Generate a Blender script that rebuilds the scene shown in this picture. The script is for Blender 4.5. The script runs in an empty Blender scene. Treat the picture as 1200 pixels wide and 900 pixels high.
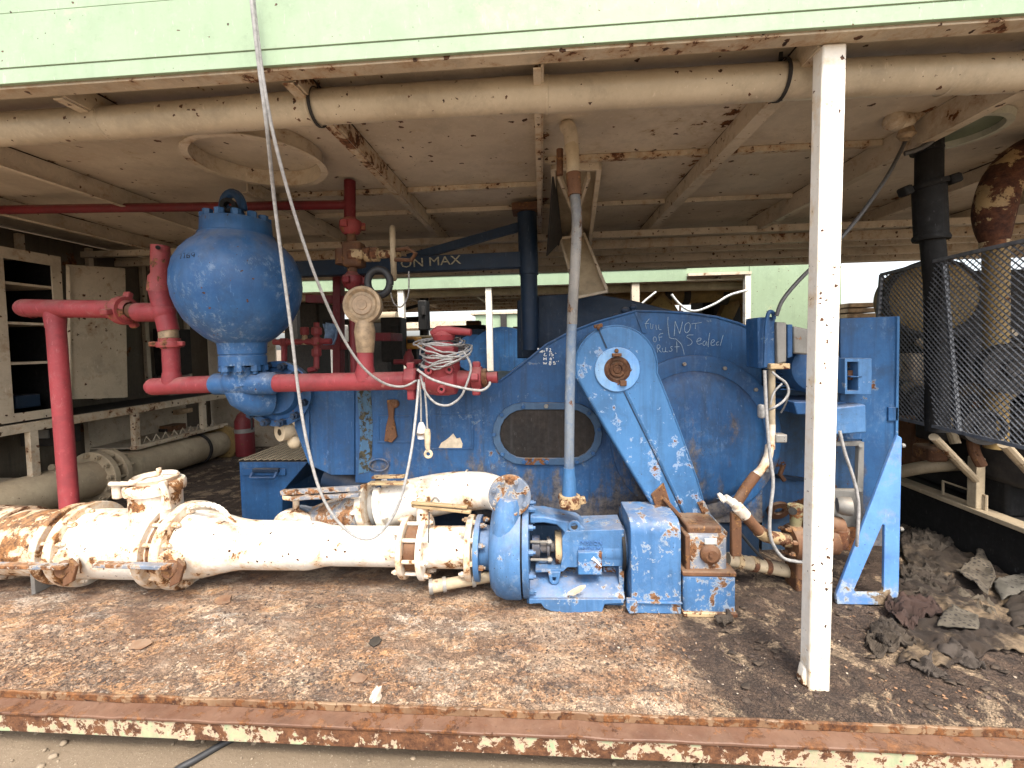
import bpy, bmesh, math, random
from mathutils import Vector, Matrix, noise
random.seed(7)
SC = bpy.context.scene
COL = SC.collection
PI = math.pi
# ------------------------------------------------------------------ camera model (photo is 1200 x 900)
F, CX, CY = 500.0, 600.0, 424.0
CAM = Vector((0, 0, 1.4))
_y, _p, _r = math.radians(4), math.radians(2.4), math.radians(1.2)
FW = Vector((-math.sin(_y)*math.cos(_p), math.cos(_y)*math.cos(_p), -math.sin(_p)))
_rt = Vector((math.cos(_y), math.sin(_y), 0)); _up = _rt.cross(FW)
RT = math.cos(_r)*_rt - math.sin(_r)*_up
UP = math.cos(_r)*_up + math.sin(_r)*_rt
def ray(px, py): return FW*F + RT*(px-CX) - UP*(py-CY)
def _pl(px, py, ax, v):
    d = ray(px, py); return CAM + d*((v-CAM[ax])/d[ax])
def at(px, py, Y): return _pl(px, py, 1, Y)          # point of the vertical plane y = Y seen at a photo pixel
def atX(px, py, X): return _pl(px, py, 0, X)
def atZ(px, py, Z): return _pl(px, py, 2, Z)
def cosx(px): return 1/math.sqrt(1+((px-635)/500)**2)   # upright round things look wider off the axis of a wide lens
def mpp(px, py, Y): return (at(px+1, py, Y)-at(px-1, py, Y)).x*0.5   # metres per photo pixel there
def V(*a): return Vector(a)
# ------------------------------------------------------------------ mesh builder
def frame(axis):
    z = Vector(axis).normalized()
    x = z.orthogonal().normalized()
    if abs(z.z) > .99: x = Vector((1, 0, 0))
    else: x = Vector((0, 0, 1)).cross(z).normalized()
    return x, z.cross(x), z
class MB:
    def __init__(s): s.v = []; s.f = []
    def add(s, vs, fs):
        o = len(s.v); s.v += [Vector(v) for v in vs]; s.f += [tuple(i+o for i in f) for f in fs]; return s
    def box(s, c, size, rz=0.0, m=None):
        c = Vector(c); h = Vector(size)*.5
        M = m if m is not None else Matrix.Rotation(rz, 3, 'Z')
        vs = [c + M @ Vector((h.x*a, h.y*b, h.z*d)) for d in (-1, 1) for b in (-1, 1) for a in (-1, 1)]
        return s.add(vs, [(0,2,3,1),(4,5,7,6),(0,1,5,4),(2,6,7,3),(0,4,6,2),(1,3,7,5)])
    def bb(s, x0, x1, y0, y1, z0, z1):
        return s.box(((x0+x1)/2,(y0+y1)/2,(z0+z1)/2), (x1-x0,y1-y0,z1-z0))
    def bar(s, a, b, w, h, up=(0,0,1)):
        a = Vector(a); b = Vector(b); z = (b-a).normalized(); u = Vector(up)
        if abs(z.dot(u)) > .98: u = Vector((0,1,0))
        x = z.cross(u).normalized(); y = x.cross(z)
        vs = [p + x*(w/2*i) + y*(h/2*j) for p in (a, b) for i, j in ((-1,-1),(1,-1),(1,1),(-1,1))]
        return s.add(vs, [(3,2,1,0),(4,5,6,7),(0,1,5,4),(1,2,6,5),(2,3,7,6),(3,0,4,7)])
    def lathe(s, prof, o, axis=(0,0,1), n=32, a0=0.0, a1=2*PI):
        x, y, z = frame(axis); o = Vector(o); full = abs(a1-a0-2*PI) < 1e-6
        k = n if full else n+1; vs = []; fs = []
        for (r, t) in prof:
            for i in range(k):
                a = a0+(a1-a0)*i/n; vs.append(o + z*t + (x*math.cos(a)+y*math.sin(a))*max(r, 1e-5))
        for j in range(len(prof)-1):
            for i in range(n):
                i2 = (i+1) % k
                fs.append((j*k+i, j*k+i2, (j+1)*k+i2, (j+1)*k+i))
        s.add(vs, fs); return s
    def cyl(s, a, b, r, n=24, r2=None):
        a = Vector(a); b = Vector(b); L = (b-a).length; r2 = r if r2 is None else r2
        return s.lathe([(0,0),(r,0),(r2,L),(0,L)], a, b-a, n)
    def ring(s, c, axis, r0, r1, t, n=32):      # flat washer of thickness t centred on c
        return s.lathe([(r0,-t/2),(r1,-t/2),(r1,t/2),(r0,t/2),(r0,-t/2)], c, axis, n)
    def sphere(s, c, r, n=20, m=12, sc=(1,1,1)):
        vs = []; fs = []; c = Vector(c)
        for j in range(m+1):
            ph = -PI/2+PI*j/m
            for i in range(n):
                a = 2*PI*i/n
                vs.append(c + Vector((r*math.cos(ph)*math.cos(a)*sc[0], r*math.cos(ph)*math.sin(a)*sc[1], r*math.sin(ph)*sc[2])))
        for j in range(m):
            for i in range(n): fs.append((j*n+i, j*n+(i+1)%n, (j+1)*n+(i+1)%n, (j+1)*n+i))
        return s.add(vs, fs)
    def tube(s, pts, r, n=12, cap=True):
        pts = [Vector(p) for p in pts]; m = len(pts)
        rs = r if isinstance(r, (list, tuple)) else [r]*m
        t0 = (pts[1]-pts[0]).normalized(); x = t0.orthogonal().normalized(); vs = []; fs = []
        for i, p in enumerate(pts):
            t = ((pts[min(i+1,m-1)]-p).normalized() + (p-pts[max(i-1,0)]).normalized())
            t = t.normalized() if t.length > 1e-6 else t0
            x = (x - t*x.dot(t)).normalized(); y = t.cross(x)
            for k in range(n):
                a = 2*PI*k/n; vs.append(p + (x*math.cos(a)+y*math.sin(a))*rs[i])
        for i in range(m-1):
            for k in range(n): fs.append((i*n+k, i*n+(k+1)%n, (i+1)*n+(k+1)%n, (i+1)*n+k))
        if cap: fs += [tuple(range(n-1,-1,-1)), tuple((m-1)*n+k for k in range(n))]
        return s.add(vs, fs)
    def prism(s, poly, d):                       # poly: 3-D outline (planar), d: extrusion vector
        d = Vector(d); n = len(poly); p = [Vector(q) for q in poly]
        vs = p + [q+d for q in p]
        fs = [tuple(range(n)), tuple(range(2*n-1, n-1, -1))] + [(i, i+n, (i+1)%n+n, (i+1)%n) for i in range(n)]
        return s.add(vs, fs)
    def frameprism(s, outer, inner, d):          # ring between two outlines with the same number of points
        d = Vector(d); n = len(outer); o = [Vector(q) for q in outer]; i_ = [Vector(q) for q in inner]
        vs = o + i_ + [q+d for q in o] + [q+d for q in i_]; fs = []
        for a in range(n):
            b = (a+1) % n
            fs += [(a,b,n+b,n+a), (2*n+b,2*n+a,3*n+a,3*n+b), (a,2*n+a,2*n+b,b), (n+b,3*n+b,3*n+a,n+a)]
        return s.add(vs, fs)
    def grid(s, nx, ny, fn):
        vs = [fn(i/nx, j/ny) for j in range(ny+1) for i in range(nx+1)]
        fs = [(j*(nx+1)+i, j*(nx+1)+i+1, (j+1)*(nx+1)+i+1, (j+1)*(nx+1)+i) for j in range(ny) for i in range(nx)]
        return s.add(vs, fs)
    def build(s, name, mat, parent=None, bevel=0.0, smooth=35, solid=0.0, sub=0, dents=0.0):
        base = wloc(parent) if parent else Vector((0,0,0))
        me = bpy.data.meshes.new(name)
        me.from_pydata([v-base for v in s.v], [], s.f); me.update()
        bm = bmesh.new(); bm.from_mesh(me)
        bmesh.ops.remove_doubles(bm, verts=bm.verts, dist=1e-5)
        bmesh.ops.recalc_face_normals(bm, faces=bm.faces)
        bm.to_mesh(me); bm.free()
        for p in me.polygons: p.use_smooth = True
        me.set_sharp_from_angle(angle=math.radians(smooth))
        me.materials.append(mat)
        o = bpy.data.objects.new(name, me); COL.objects.link(o)
        if parent: o.parent = parent
        if solid: md = o.modifiers.new('solid','SOLIDIFY'); md.thickness = solid
        if bevel:
            md = o.modifiers.new('bevel','BEVEL'); md.width = bevel; md.segments = 2; md.limit_method = 'ANGLE'; md.angle_limit = math.radians(40); md.harden_normals = False
        if sub: md = o.modifiers.new('sub','SUBSURF'); md.levels = sub; md.render_levels = sub
        return o
def wloc(o):
    l = Vector((0,0,0))
    while o: l += o.location; o = o.parent
    return l
def tag(o, label=None, cat=None, group=None, kind=None):
    if label: o['label'] = label
    if cat: o['category'] = cat
    if group: o['group'] = group
    if kind: o['kind'] = kind
    return o
def thing(name, label, cat, loc, group=None):
    o = bpy.data.objects.new(name, None); COL.objects.link(o); o.location = loc; o.empty_display_size = .1
    return tag(o, label, cat, group)
def copy_tree(o, parent=None, label=None, loc=None):
    c = o.copy(); COL.objects.link(c)
    if parent: c.parent = parent
    if label: c['label'] = label
    if loc is not None: c.location = loc
    for ch in list(o.children): copy_tree(ch, c)
    return c
def arc(cx, cy, r, a0, a1, n): return [(cx+r*math.cos(math.radians(a0+(a1-a0)*i/n)), cy+r*math.sin(math.radians(a0+(a1-a0)*i/n))) for i in range(n+1)]
def pxs(pts, Y): return [at(x, y, Y) for x, y in pts]
def spline(pts, k=6):                             # Catmull-Rom through 3-D points
    p = [Vector(q) for q in pts]; out = []
    for i in range(len(p)-1):
        a, b, c, d = p[max(i-1,0)], p[i], p[i+1], p[min(i+2,len(p)-1)]
        for j in range(k):
            t = j/k; out.append(.5*((2*b)+(c-a)*t+(2*a-5*b+4*c-d)*t*t+(3*b-a-3*c+d)*t**3))
    return out+[p[-1]]
def bend(p0, p1, p2, k=6):                        # rounded corner
    p0, p1, p2 = Vector(p0), Vector(p1), Vector(p2)
    return [p0*(1-t)**2 + p1*2*t*(1-t) + p2*t*t for t in [i/k for i in range(k+1)]]
def bolts(parent, c, axis, R, n, size, mat, a0=0.0, h=None, stud=True, name='bolt', only=None):
    h = h or size*.8; x, y, z = frame(axis); c = Vector(c)
    m = MB().cyl(V(0,0,0), V(0,0,h), size*.5, 6)
    if stud: m.cyl(V(0,0,h), V(0,0,h*1.5), size*.27, 8)
    first = None
    R3 = Matrix((x, y, z)).transposed().to_4x4()
    for i in range(n):
        a = a0+2*PI*i/n; p = c+(x*math.cos(a)+y*math.sin(a))*R
        if only and not only(p): continue
        if first is None: o = first = m.build(name, mat, None)
        else: o = first.copy(); COL.objects.link(o)
        o.parent = parent
        M = R3 @ Matrix.Rotation(random.uniform(0, 1), 4, 'Z')
        o.location = p-wloc(parent); o.rotation_euler = M.to_euler()
# ------------------------------------------------------------------ materials
class NT:
    def __init__(s, name):
        s.m = bpy.data.materials.new(name); s.m.use_nodes = True; s.t = s.m.node_tree
        s.b = s.t.nodes['Principled BSDF']
    def n(s, typ, **kw):
        nd = s.t.nodes.new(typ)
        for k, v in kw.items():
            if k.startswith('i_'):
                key = k[2:]; key = int(key) if key.isdigit() else key
                s.put(nd.inputs[key], v)
            else: setattr(nd, k, v)
        return nd
    def put(s, inp, v):
        if hasattr(v, 'is_linked') or isinstance(v, bpy.types.NodeSocket): s.t.links.new(v, inp)
        elif isinstance(v, (tuple, list)) and len(v) == 3 and inp.type == 'RGBA': inp.default_value = (*v, 1)
        else: inp.default_value = v
    def math(s, op, a, b=0.0, clamp=False):
        nd = s.n('ShaderNodeMath', operation=op, use_clamp=clamp); s.put(nd.inputs[0], a); s.put(nd.inputs[1], b); return nd.outputs[0]
    def mix(s, f, a, b, mode='MIX'):
        nd = s.n('ShaderNodeMix', data_type='RGBA', blend_type=mode)
        s.put(nd.inputs[0], f); s.put(nd.inputs[6], a); s.put(nd.inputs[7], b); return nd.outputs[2]
    def ramp(s, f, lo, hi, a=0.0, b=1.0):
        nd = s.n('ShaderNodeMapRange', clamp=True); s.put(nd.inputs[0], f)
        for i, v in enumerate((lo, hi, a, b)): s.put(nd.inputs[1+i], v)
        return nd.outputs[0]
    def pos(s): return s.n('ShaderNodeNewGeometry').outputs['Position']
    def map(s, vec, sc, rot=(0,0,0), loc=(0,0,0)):
        nd = s.n('ShaderNodeMapping'); s.put(nd.inputs[0], vec); nd.inputs['Scale'].default_value = sc; nd.inputs['Rotation'].default_value = rot; nd.inputs['Location'].default_value = loc; return nd.outputs[0]
    def noise(s, vec, sc, det=6, rough=.6, dist=0.0):
        nd = s.n('ShaderNodeTexNoise'); s.put(nd.inputs['Vector'], vec); s.put(nd.inputs['Scale'], sc); s.put(nd.inputs['Detail'], det); s.put(nd.inputs['Roughness'], rough); s.put(nd.inputs['Distortion'], dist); return nd.outputs[0]
    def voro(s, vec, sc, feat='F1', out=0, rnd=1.0):
        nd = s.n('ShaderNodeTexVoronoi', feature=feat); s.put(nd.inputs['Vector'], vec); s.put(nd.inputs['Scale'], sc)
        nd.inputs['Randomness'].default_value = rnd; return nd.outputs[out]
    def bump(s, h, st=.3, dist=.01, prev=None):
        nd = s.n('ShaderNodeBump'); s.put(nd.inputs['Height'], h); nd.inputs['Strength'].default_value = st; nd.inputs['Distance'].default_value = dist
        if prev: s.put(nd.inputs['Normal'], prev)
        return nd.outputs[0]
RUST_D, RUST_L = (0.036, 0.015, 0.009), (0.20, 0.080, 0.026)
_off = [0.0]
def paint(name, base, base2=None, rust=.66, rs=7.0, big=.35, streak=.25, dust=.25, rough=.5, bump=.25, under=None, stain=None, metal=0.0, dustc=(.30,.235,.165), rd=RUST_D, rl=RUST_L, zlow=None, grime=.45, dirt=None, seams=False, chips=None, scuff=0.0, scuffc=(.21,.28,.36)):
    """weathered paint on steel: faded patches, chips down to primer and rust with stained rims, vertical run marks, settled dust"""
    t = NT(name); _off[0] += 3.7; c0 = base
    p = t.map(t.pos(), (1,1,1), loc=(_off[0], _off[0]*.7, -_off[0]*.4))
    base2 = base2 or tuple(c*.72 for c in base)
    n1 = t.noise(p, 2.2, 8, .62); n2 = t.noise(p, 26, 6, .7)
    c = t.mix(t.ramp(t.math('ADD', n1, t.math('MULTIPLY', t.math('SUBTRACT', n2, .5), .5)), .38, .64), base2, base)
    st = t.noise(t.map(p, (16, 16, .9)), 1.4, 5, .6)
    c = t.mix(t.math('MULTIPLY', t.ramp(st, .5, .72), streak), c, tuple(x*.30+.010 for x in base))
    st2 = t.noise(t.map(p, (30, 30, 1.6)), 1.1, 4, .6)
    c = t.mix(t.math('MULTIPLY', t.ramp(st2, .55, .75), min(.2, streak*.5)), c, tuple(min(1, x*1.15+.07) for x in base))
    c = t.mix(t.ramp(n2, .56, .70, 0, .28), c, tuple(x*.55 for x in c0)); c = t.mix(t.ramp(n2, .44, .34, 0, .18), c, tuple(min(1, x*1.25+.03) for x in c0))
    ng = t.noise(p, 5.3, 12, .74, .2)
    c = t.mix(t.math('MULTIPLY', t.ramp(ng, .50, .64), grime), c, tuple(x*.42+.012 for x in c0))
    c = t.mix(t.math('MULTIPLY', t.ramp(t.noise(t.map(p, (60, 60, 14), (.3,.2,.5)), 1.0, 3, .6), .66, .70), .35), c, tuple(min(1, x*1.2+.08) for x in c0))
    nb = t.noise(p, rs, 12, .70, .25); nl = t.noise(t.map(p, (1,1,1), loc=(5,9,2)), 1.3, 3, .5)
    m = t.math('ADD', nb, t.math('MULTIPLY', t.math('SUBTRACT', nl, .5), big))
    if zlow is not None:                             # more corrosion near the foot, where water stands
        sep = t.n('ShaderNodeSeparateXYZ'); t.put(sep.inputs[0], t.pos())
        m = t.math('ADD', m, t.ramp(sep.outputs[2], zlow[0], zlow[1], zlow[2], 0.0))
    if scuff:                                         # chalky rub marks and dried splashes
        sf = t.math('MULTIPLY', t.ramp(t.noise(t.map(p, (1, 1, .7)), 24, 14, .82, .3), .52, .60), t.ramp(t.noise(p, 3.1, 5, .6), .47, .62))
        c = t.mix(t.math('MULTIPLY', sf, scuff), c, scuffc)
    if dirt:                                          # caked splash dirt, broken into patches, low on the machine
        sd = t.n('ShaderNodeSeparateXYZ'); t.put(sd.inputs[0], t.pos())
        dm = t.ramp(t.math('ADD', t.noise(t.map(p, (1.6, 1.6, .8)), 3.2, 12, .75), t.ramp(sd.outputs[2], dirt[0], dirt[1], .17, -.22)), .48, .58)
        c = t.mix(t.math('MULTIPLY', dm, .8), c, t.mix(t.ramp(n2, .4, .6), (.050,.042,.036), (.16,.125,.085)))
    if seams:
        sx_ = t.n('ShaderNodeSeparateXYZ'); t.put(sx_.inputs[0], t.pos())
        fr_ = t.math('ABSOLUTE', t.math('SUBTRACT', t.math('FRACT', t.math('ADD', t.math('DIVIDE', t.math('SUBTRACT', sx_.outputs[0], .022), .975), .5)), .5))
        m = t.math('ADD', m, t.ramp(fr_, .075, .012, 0, .125))
    if stain: c = t.mix(t.math('MULTIPLY', t.ramp(m, rust-.13, rust), .75), c, stain)
    if under: c = t.mix(t.ramp(m, rust-.035, rust-.025), c, under)
    rm = t.ramp(m, rust, rust+.02)
    rc = t.mix(t.ramp(t.noise(p, 30, 9, .75), .38, .62), rd, rl)
    c = t.mix(rm, c, rc)
    sp = t.ramp(t.voro(p, 34), .10, .06); spg = t.ramp(t.noise(p, 4.4, 3, .5), .50, .60)   # pin-head chips
    c = t.mix(t.math('MULTIPLY', sp, spg), c, rd)
    if chips:                                         # coin-sized chips down to dark rust, in drifts
        pv = t.n('ShaderNodeVectorMath', operation='ADD'); nn = t.n('ShaderNodeTexNoise'); t.put(nn.inputs['Vector'], p); nn.inputs['Scale'].default_value = chips[0]*2.2; nn.inputs['Detail'].default_value = 5
        sv = t.n('ShaderNodeVectorMath', operation='SCALE'); t.put(sv.inputs[0], nn.outputs[1]); sv.inputs['Scale'].default_value = .85/chips[0]
        t.put(pv.inputs[0], p); t.put(pv.inputs[1], sv.outputs[0])
        vc = t.n('ShaderNodeTexVoronoi', feature='F1'); t.put(vc.inputs['Vector'], pv.outputs[0]); vc.inputs['Scale'].default_value = chips[0]
        cc_ = t.n('ShaderNodeSeparateColor'); t.put(cc_.inputs[0], vc.outputs[1])
        rad = t.math('MULTIPLY', cc_.outputs[0], chips[1]); on = t.ramp(t.math('ADD', cc_.outputs[1], t.math('MULTIPLY', t.math('SUBTRACT', t.noise(p, 2.6, 4, .6), .5), 1.6)), chips[2], chips[2]+.02)
        ck = t.math('MULTIPLY', t.math('LESS_THAN', vc.outputs[0], rad), on)
        c = t.mix(ck, c, t.mix(t.ramp(t.noise(p, 40, 5, .7), .4, .6), (.030,.014,.009), (.12,.05,.022)))
    nz = t.n('ShaderNodeSeparateXYZ'); t.put(nz.inputs[0], t.n('ShaderNodeNewGeometry').outputs['Normal'])
    d = t.math('MULTIPLY', t.ramp(nz.outputs[2], .15, .95), t.ramp(t.noise(p, 9, 6, .65), .35, .62))
    c = t.mix(t.math('MULTIPLY', d, dust), c, dustc)
    t.put(t.b.inputs['Base Color'], c)
    t.put(t.b.inputs['Roughness'], t.math('ADD', t.math('MULTIPLY', rm, .35), t.ramp(n2, .3, .7, rough-.1, rough+.14), True))
    t.b.inputs['Metallic'].default_value = metal; t.b.inputs['Specular IOR Level'].default_value = .28
    h = t.math('ADD', t.math('MULTIPLY', rm, -.6), t.math('MULTIPLY', n2, .5))
    h = t.math('ADD', h, t.math('MULTIPLY', rm, t.math('MULTIPLY', t.noise(p, 60, 5, .7), 1.3)))
    t.put(t.b.inputs['Normal'], t.bump(h, bump, .006, t.bump(n1, .25, .02)))
    return t.m
def plain(name, c, rough=.6, metal=0.0, var=.3, sc=20, bump=.15):
    t = NT(name); p = t.pos(); n = t.noise(p, sc, 6, .65)
    t.put(t.b.inputs['Base Color'], t.mix(t.ramp(n, .35, .65), tuple(x*(1-var) for x in c), tuple(min(1, x*(1+var*.6)) for x in c)))
    t.b.inputs['Roughness'].default_value = rough; t.b.inputs['Metallic'].default_value = metal
    t.put(t.b.inputs['Normal'], t.bump(n, bump, .005)); return t.m
M = {}
M['blue'] = paint('faded_blue_paint', (.026,.096,.228), (.015,.058,.150), rust=.685, rs=8, streak=.7, dust=.25, under=(.10,.15,.22), grime=.7, dirt=(.15,1.15), bump=.35, scuff=.22)
M['blue_clean'] = paint('plain_blue_paint', (.030,.105,.245), (.019,.068,.17), rust=.70, rs=9, streak=.5, dust=.4, under=(.10,.15,.22), grime=.5, scuff=.3)
M['blue_worn'] = paint('chipped_blue_paint', (.075,.178,.345), (.048,.126,.265), rust=.605, rs=11, scuff=.5, streak=.5, dust=.4, under=(.22,.27,.33), bump=.5, rl=(.26,.13,.06), grime=.6)
M['blue_guard'] = paint('lighter_blue_paint', (.055,.158,.325), (.038,.118,.255), zlow=(.32,.85,.13), rust=.68, rs=8, scuff=.05, streak=.5, dust=.25, under=(.20,.28,.40))  # a lighter blue than the pump body's
M['blue_damp'] = paint('smooth_blue_paint', (.034,.110,.252), (.021,.073,.185), rust=.735, rs=9, streak=.3, dust=.5, under=(.17,.23,.33), dustc=(.25,.235,.21), rough=.40, grime=.6, chips=(30,.22,.72), scuff=.75)
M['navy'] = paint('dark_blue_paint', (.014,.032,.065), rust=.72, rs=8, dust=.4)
M['red'] = paint('faded_red_paint', (.30,.044,.050), (.21,.031,.036), rust=.71, rs=12, streak=.2, dust=.5, under=(.34,.13,.11), dustc=(.33,.19,.16), grime=.6, scuff=.4, scuffc=(.36,.16,.15))
M['red_rusty'] = paint('rusty_red_paint', (.32,.06,.06), (.22,.04,.04), rust=.545, rs=16, streak=.2, dust=.4, bump=.6, rl=(.30,.13,.055))
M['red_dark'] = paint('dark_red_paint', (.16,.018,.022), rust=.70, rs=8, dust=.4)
M['white'] = paint('white_pipe_paint', (.78,.74,.66), (.70,.64,.54), chips=(38, .30, .70), rust=.615, rs=8, big=.5, streak=.2, dust=.25, stain=(.58,.36,.18), rl=(.33,.15,.055), bump=.35, grime=.22)
M['white_rusty'] = paint('rust_stained_white_paint', (.72,.66,.56), (.58,.47,.35), rust=.555, rs=11, big=.55, streak=.3, dust=.3, stain=(.50,.29,.13), rl=(.34,.16,.06), bump=.7, grime=.35)
M['post'] = paint('white_post_paint', (.78,.74,.65), (.71,.65,.55), chips=(42, .30, .66), rust=.67, rs=11, big=.3, streak=.12, dust=.1, stain=(.62,.46,.27), zlow=(0, .5, .12), grime=.2)
M['cream'] = paint('dusty_cream_paint', (.58,.49,.37), (.45,.375,.275), chips=(20, .28, .62), rust=.67, rs=9, big=.35, streak=.0, dust=.25, stain=(.32,.21,.12), rough=.6)
M['cream_rusty'] = paint('rusty_cream_paint', (.56,.47,.345), (.44,.36,.26), chips=(24, .34, .50), rust=.605, rs=13, big=.45, streak=.1, dust=.3, stain=(.35,.22,.12), bump=.5, rl=(.22,.10,.05))
M['panel'] = paint('cream_ceiling_paint', (.60,.515,.40), (.47,.395,.30), seams=True, chips=(17, .26, .66), rust=.685, rs=10, big=.3, streak=.0, dust=0, stain=(.42,.33,.22), rough=.55, grime=.28)
M['tan'] = paint('dusty_tan_paint', (.47,.38,.255), (.33,.26,.17), rust=.675, rs=7, streak=.25, dust=.6, dustc=(.33,.26,.18), grime=.6)
M['green'] = paint('pale_green_paint', (.275,.355,.235), (.25,.325,.21), chips=(26, .2, .84), rust=.745, rs=6, streak=.1, dust=.05, stain=(.4,.45,.28), rough=.5, bump=.12, grime=.18)
M['green_peel'] = paint('peeling_green_paint', (.29,.37,.215), (.36,.31,.20), rust=.455, rs=20, big=.55, streak=.3, dust=.1, under=(.40,.30,.21), rd=(.06,.026,.014), rl=(.17,.075,.034), bump=.7)
M['rust'] = paint('brown_rust', (.165,.078,.038), (.088,.040,.021), rust=.54, rs=16, streak=.3, dust=.4, bump=.9, rough=.75, rl=(.29,.145,.058))
M['rust_blue'] = paint('rust_over_blue_paint', (.12,.18,.27), (.20,.20,.21), rust=.50, rs=13, streak=.4, dust=.4, bump=.8, rl=(.33,.155,.065), under=(.34,.30,.25), grime=.6)
M['rust_tan'] = paint('rust_over_tan_paint', (.46,.34,.19), (.36,.25,.13), rust=.51, rs=10, streak=.2, dust=.3, bump=.6, rd=(.05,.02,.012), rl=(.17,.07,.032), grime=.6)
M['vent'] = paint('glossy_tan_vent_paint', (.55,.465,.34), (.44,.365,.26), chips=(30, .25, .74), rust=.70, rs=8, streak=.1, dust=.3, dustc=(.36,.285,.2), rough=.36, grime=.4)
M['flaky'] = paint('flaking_white_paint', (.70,.65,.56), (.60,.50,.38), rust=.535, rs=13, big=.5, streak=.2, dust=.3, stain=(.45,.27,.13), rd=(.04,.018,.012), rl=(.17,.075,.035), bump=1.0)
M['elbow'] = paint('burnt_elbow_paint', (.42,.30,.15), (.30,.19,.085), rust=.435, rs=7, big=.5, streak=.2, dust=.1, bump=.7, rd=(.035,.013,.009), rl=(.11,.042,.02), grime=.7)
M['yellow'] = paint('dirty_yellow_paint', (.30,.20,.07), (.20,.13,.05), rust=.62, rs=7, dust=.5, grime=.6)
M['black'] = paint('sooty_black_steel_and_shade', (.008,.0075,.0072), (.005,.0047,.0045), rust=.72, rs=9, dust=.12, rough=.7)
M['gray'] = paint('bare_gray_steel', (.26,.25,.23), (.18,.17,.15), rust=.62, rs=12, dust=.5, metal=.3, rl=(.24,.13,.07))
M['galv'] = paint('galvanised_pipe', (.42,.40,.36), (.33,.30,.26), rust=.60, rs=10, dust=.3, metal=.4, rl=(.3,.17,.09))
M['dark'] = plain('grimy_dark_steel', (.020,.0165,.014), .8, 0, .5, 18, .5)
M['rubber'] = plain('black_rubber', (.022,.022,.023), .55, 0, .3, 30)
M['cable'] = plain('gray_cable_sheath', (.30,.29,.275), .55, 0, .3, 60)
M['cable_dark'] = plain('dark_cable_sheath', (.075,.072,.07), .5, 0, .3, 60)
M['chalk'] = plain('chalk_marks', (.33,.42,.50), .95, 0, .4, 150)
M['chalk_white'] = plain('white_marker', (.72,.72,.70), .9, 0, .2, 150)
M['brass'] = plain('dusty_bronze', (.33,.235,.14), .55, .2, .4, 24)
M['wood'] = plain('weathered_plywood', (.50,.35,.21), .8, 0, .5, 9)
M['orange'] = plain('orange_paint', (.55,.24,.03), .5, 0, .3, 20)
EXPO = 1.5
# ------------------------------------------------------------------ world, sun, camera
w = bpy.data.worlds.new("World"); SC.world = w; w.use_nodes = True
nt = w.node_tree; bg = nt.nodes['Background']
sky = nt.nodes.new('ShaderNodeTexSky'); sky.sky_type = 'NISHITA'; sky.sun_disc = False
SUN_EL, SUN_AZ = math.radians(58), math.radians(166)      # azimuth measured from +Y towards +X: behind the camera
sky.sun_elevation = SUN_EL; sky.sun_rotation = SUN_AZ
sky.air_density = 1.0; sky.dust_density = 5.0; sky.ozone_density = .6; sky.altitude = 300
hs = nt.nodes.new('ShaderNodeHueSaturation'); hs.inputs['Saturation'].default_value = .45; hs.inputs['Value'].default_value = 1.25   # thin bright haze veils the blue
nt.links.new(sky.outputs[0], hs.inputs['Color']); nt.links.new(hs.outputs[0], bg.inputs[0]); bg.inputs[1].default_value = .15
sl = bpy.data.lights.new('sun', 'SUN'); sl.energy = 1.5; sl.angle = math.radians(12); sl.color = (1, .94, .85)
so = bpy.data.objects.new('sun', sl); COL.objects.link(so)
sdir = Vector((math.sin(SUN_AZ)*math.cos(SUN_EL), math.cos(SUN_AZ)*math.cos(SUN_EL), math.sin(SUN_EL)))
so.rotation_euler = sdir.to_track_quat('Z', 'Y').to_euler(); so.location = (0, -4, 8)
cd = bpy.data.cameras.new('camera'); co = bpy.data.objects.new('camera', cd); COL.objects.link(co)
co.matrix_world = Matrix.Translation(CAM) @ Matrix((RT, UP, -FW)).transposed().to_4x4()
cd.sensor_width = 36; cd.sensor_fit = 'HORIZONTAL'; cd.lens = F/1200*36; cd.shift_y = -(450-CY)/1200
cd.clip_start = .05; cd.clip_end = 2000; SC.camera = co
SC.view_settings.view_transform = 'Standard'; SC.view_settings.look = 'None'; SC.view_settings.gamma = 1
SC.view_settings.exposure = EXPO
SC.cycles.use_denoising = True; SC.cycles.max_bounces = 8; SC.cycles.diffuse_bounces = 5; SC.cycles.glossy_bounces = 3
SC.cycles.sample_clamp_indirect = 6
# ------------------------------------------------------------------ ground
t = NT('sandy_ground'); p = t.pos()
n1 = t.noise(p, .6, 8, .6); n2 = t.noise(p, 14, 8, .7); n3 = t.voro(p, 90)
c = t.mix(t.ramp(n1, .35, .65), (.115,.083,.052), (.22,.165,.108)); c = t.mix(t.ramp(n2, .4, .66), c, (.17,.125,.08))
c = t.mix(t.ramp(n3, .2, .05), c, (.36,.30,.22))
t.put(t.b.inputs['Base Color'], c); t.b.inputs['Roughness'].default_value = .9
t.put(t.b.inputs['Normal'], t.bump(t.math('ADD', t.noise(p, 55, 8, .8), t.math('MULTIPLY', n3, -.25)), .55, .012)); M['ground'] = t.m
GZ = -.19
g = MB()
xs = [-500,-60,-12]+[-6+.12*i for i in range(101)]+[12,60,500]; ys = [-500,-60,-10]+[-2+.12*i for i in range(101)]+[30,80,500]
vs = []; 
for y in ys:
    for x in xs:
        q = Vector((x*1.3, y*1.3, 0)); near = abs(x) < 8 and -3 < y < 11
        vs.append((x, y, GZ+(.03*noise.noise(q)+.012*noise.noise(q*4) if near else 0)))
nx = len(xs); g.add(vs, [(j*nx+i, j*nx+i+1, (j+1)*nx+i+1, (j+1)*nx+i) for j in range(len(ys)-1) for i in range(nx-1)])
tag(g.build('ground', M['ground'], smooth=180), kind='structure')
peb = MB()
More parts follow.
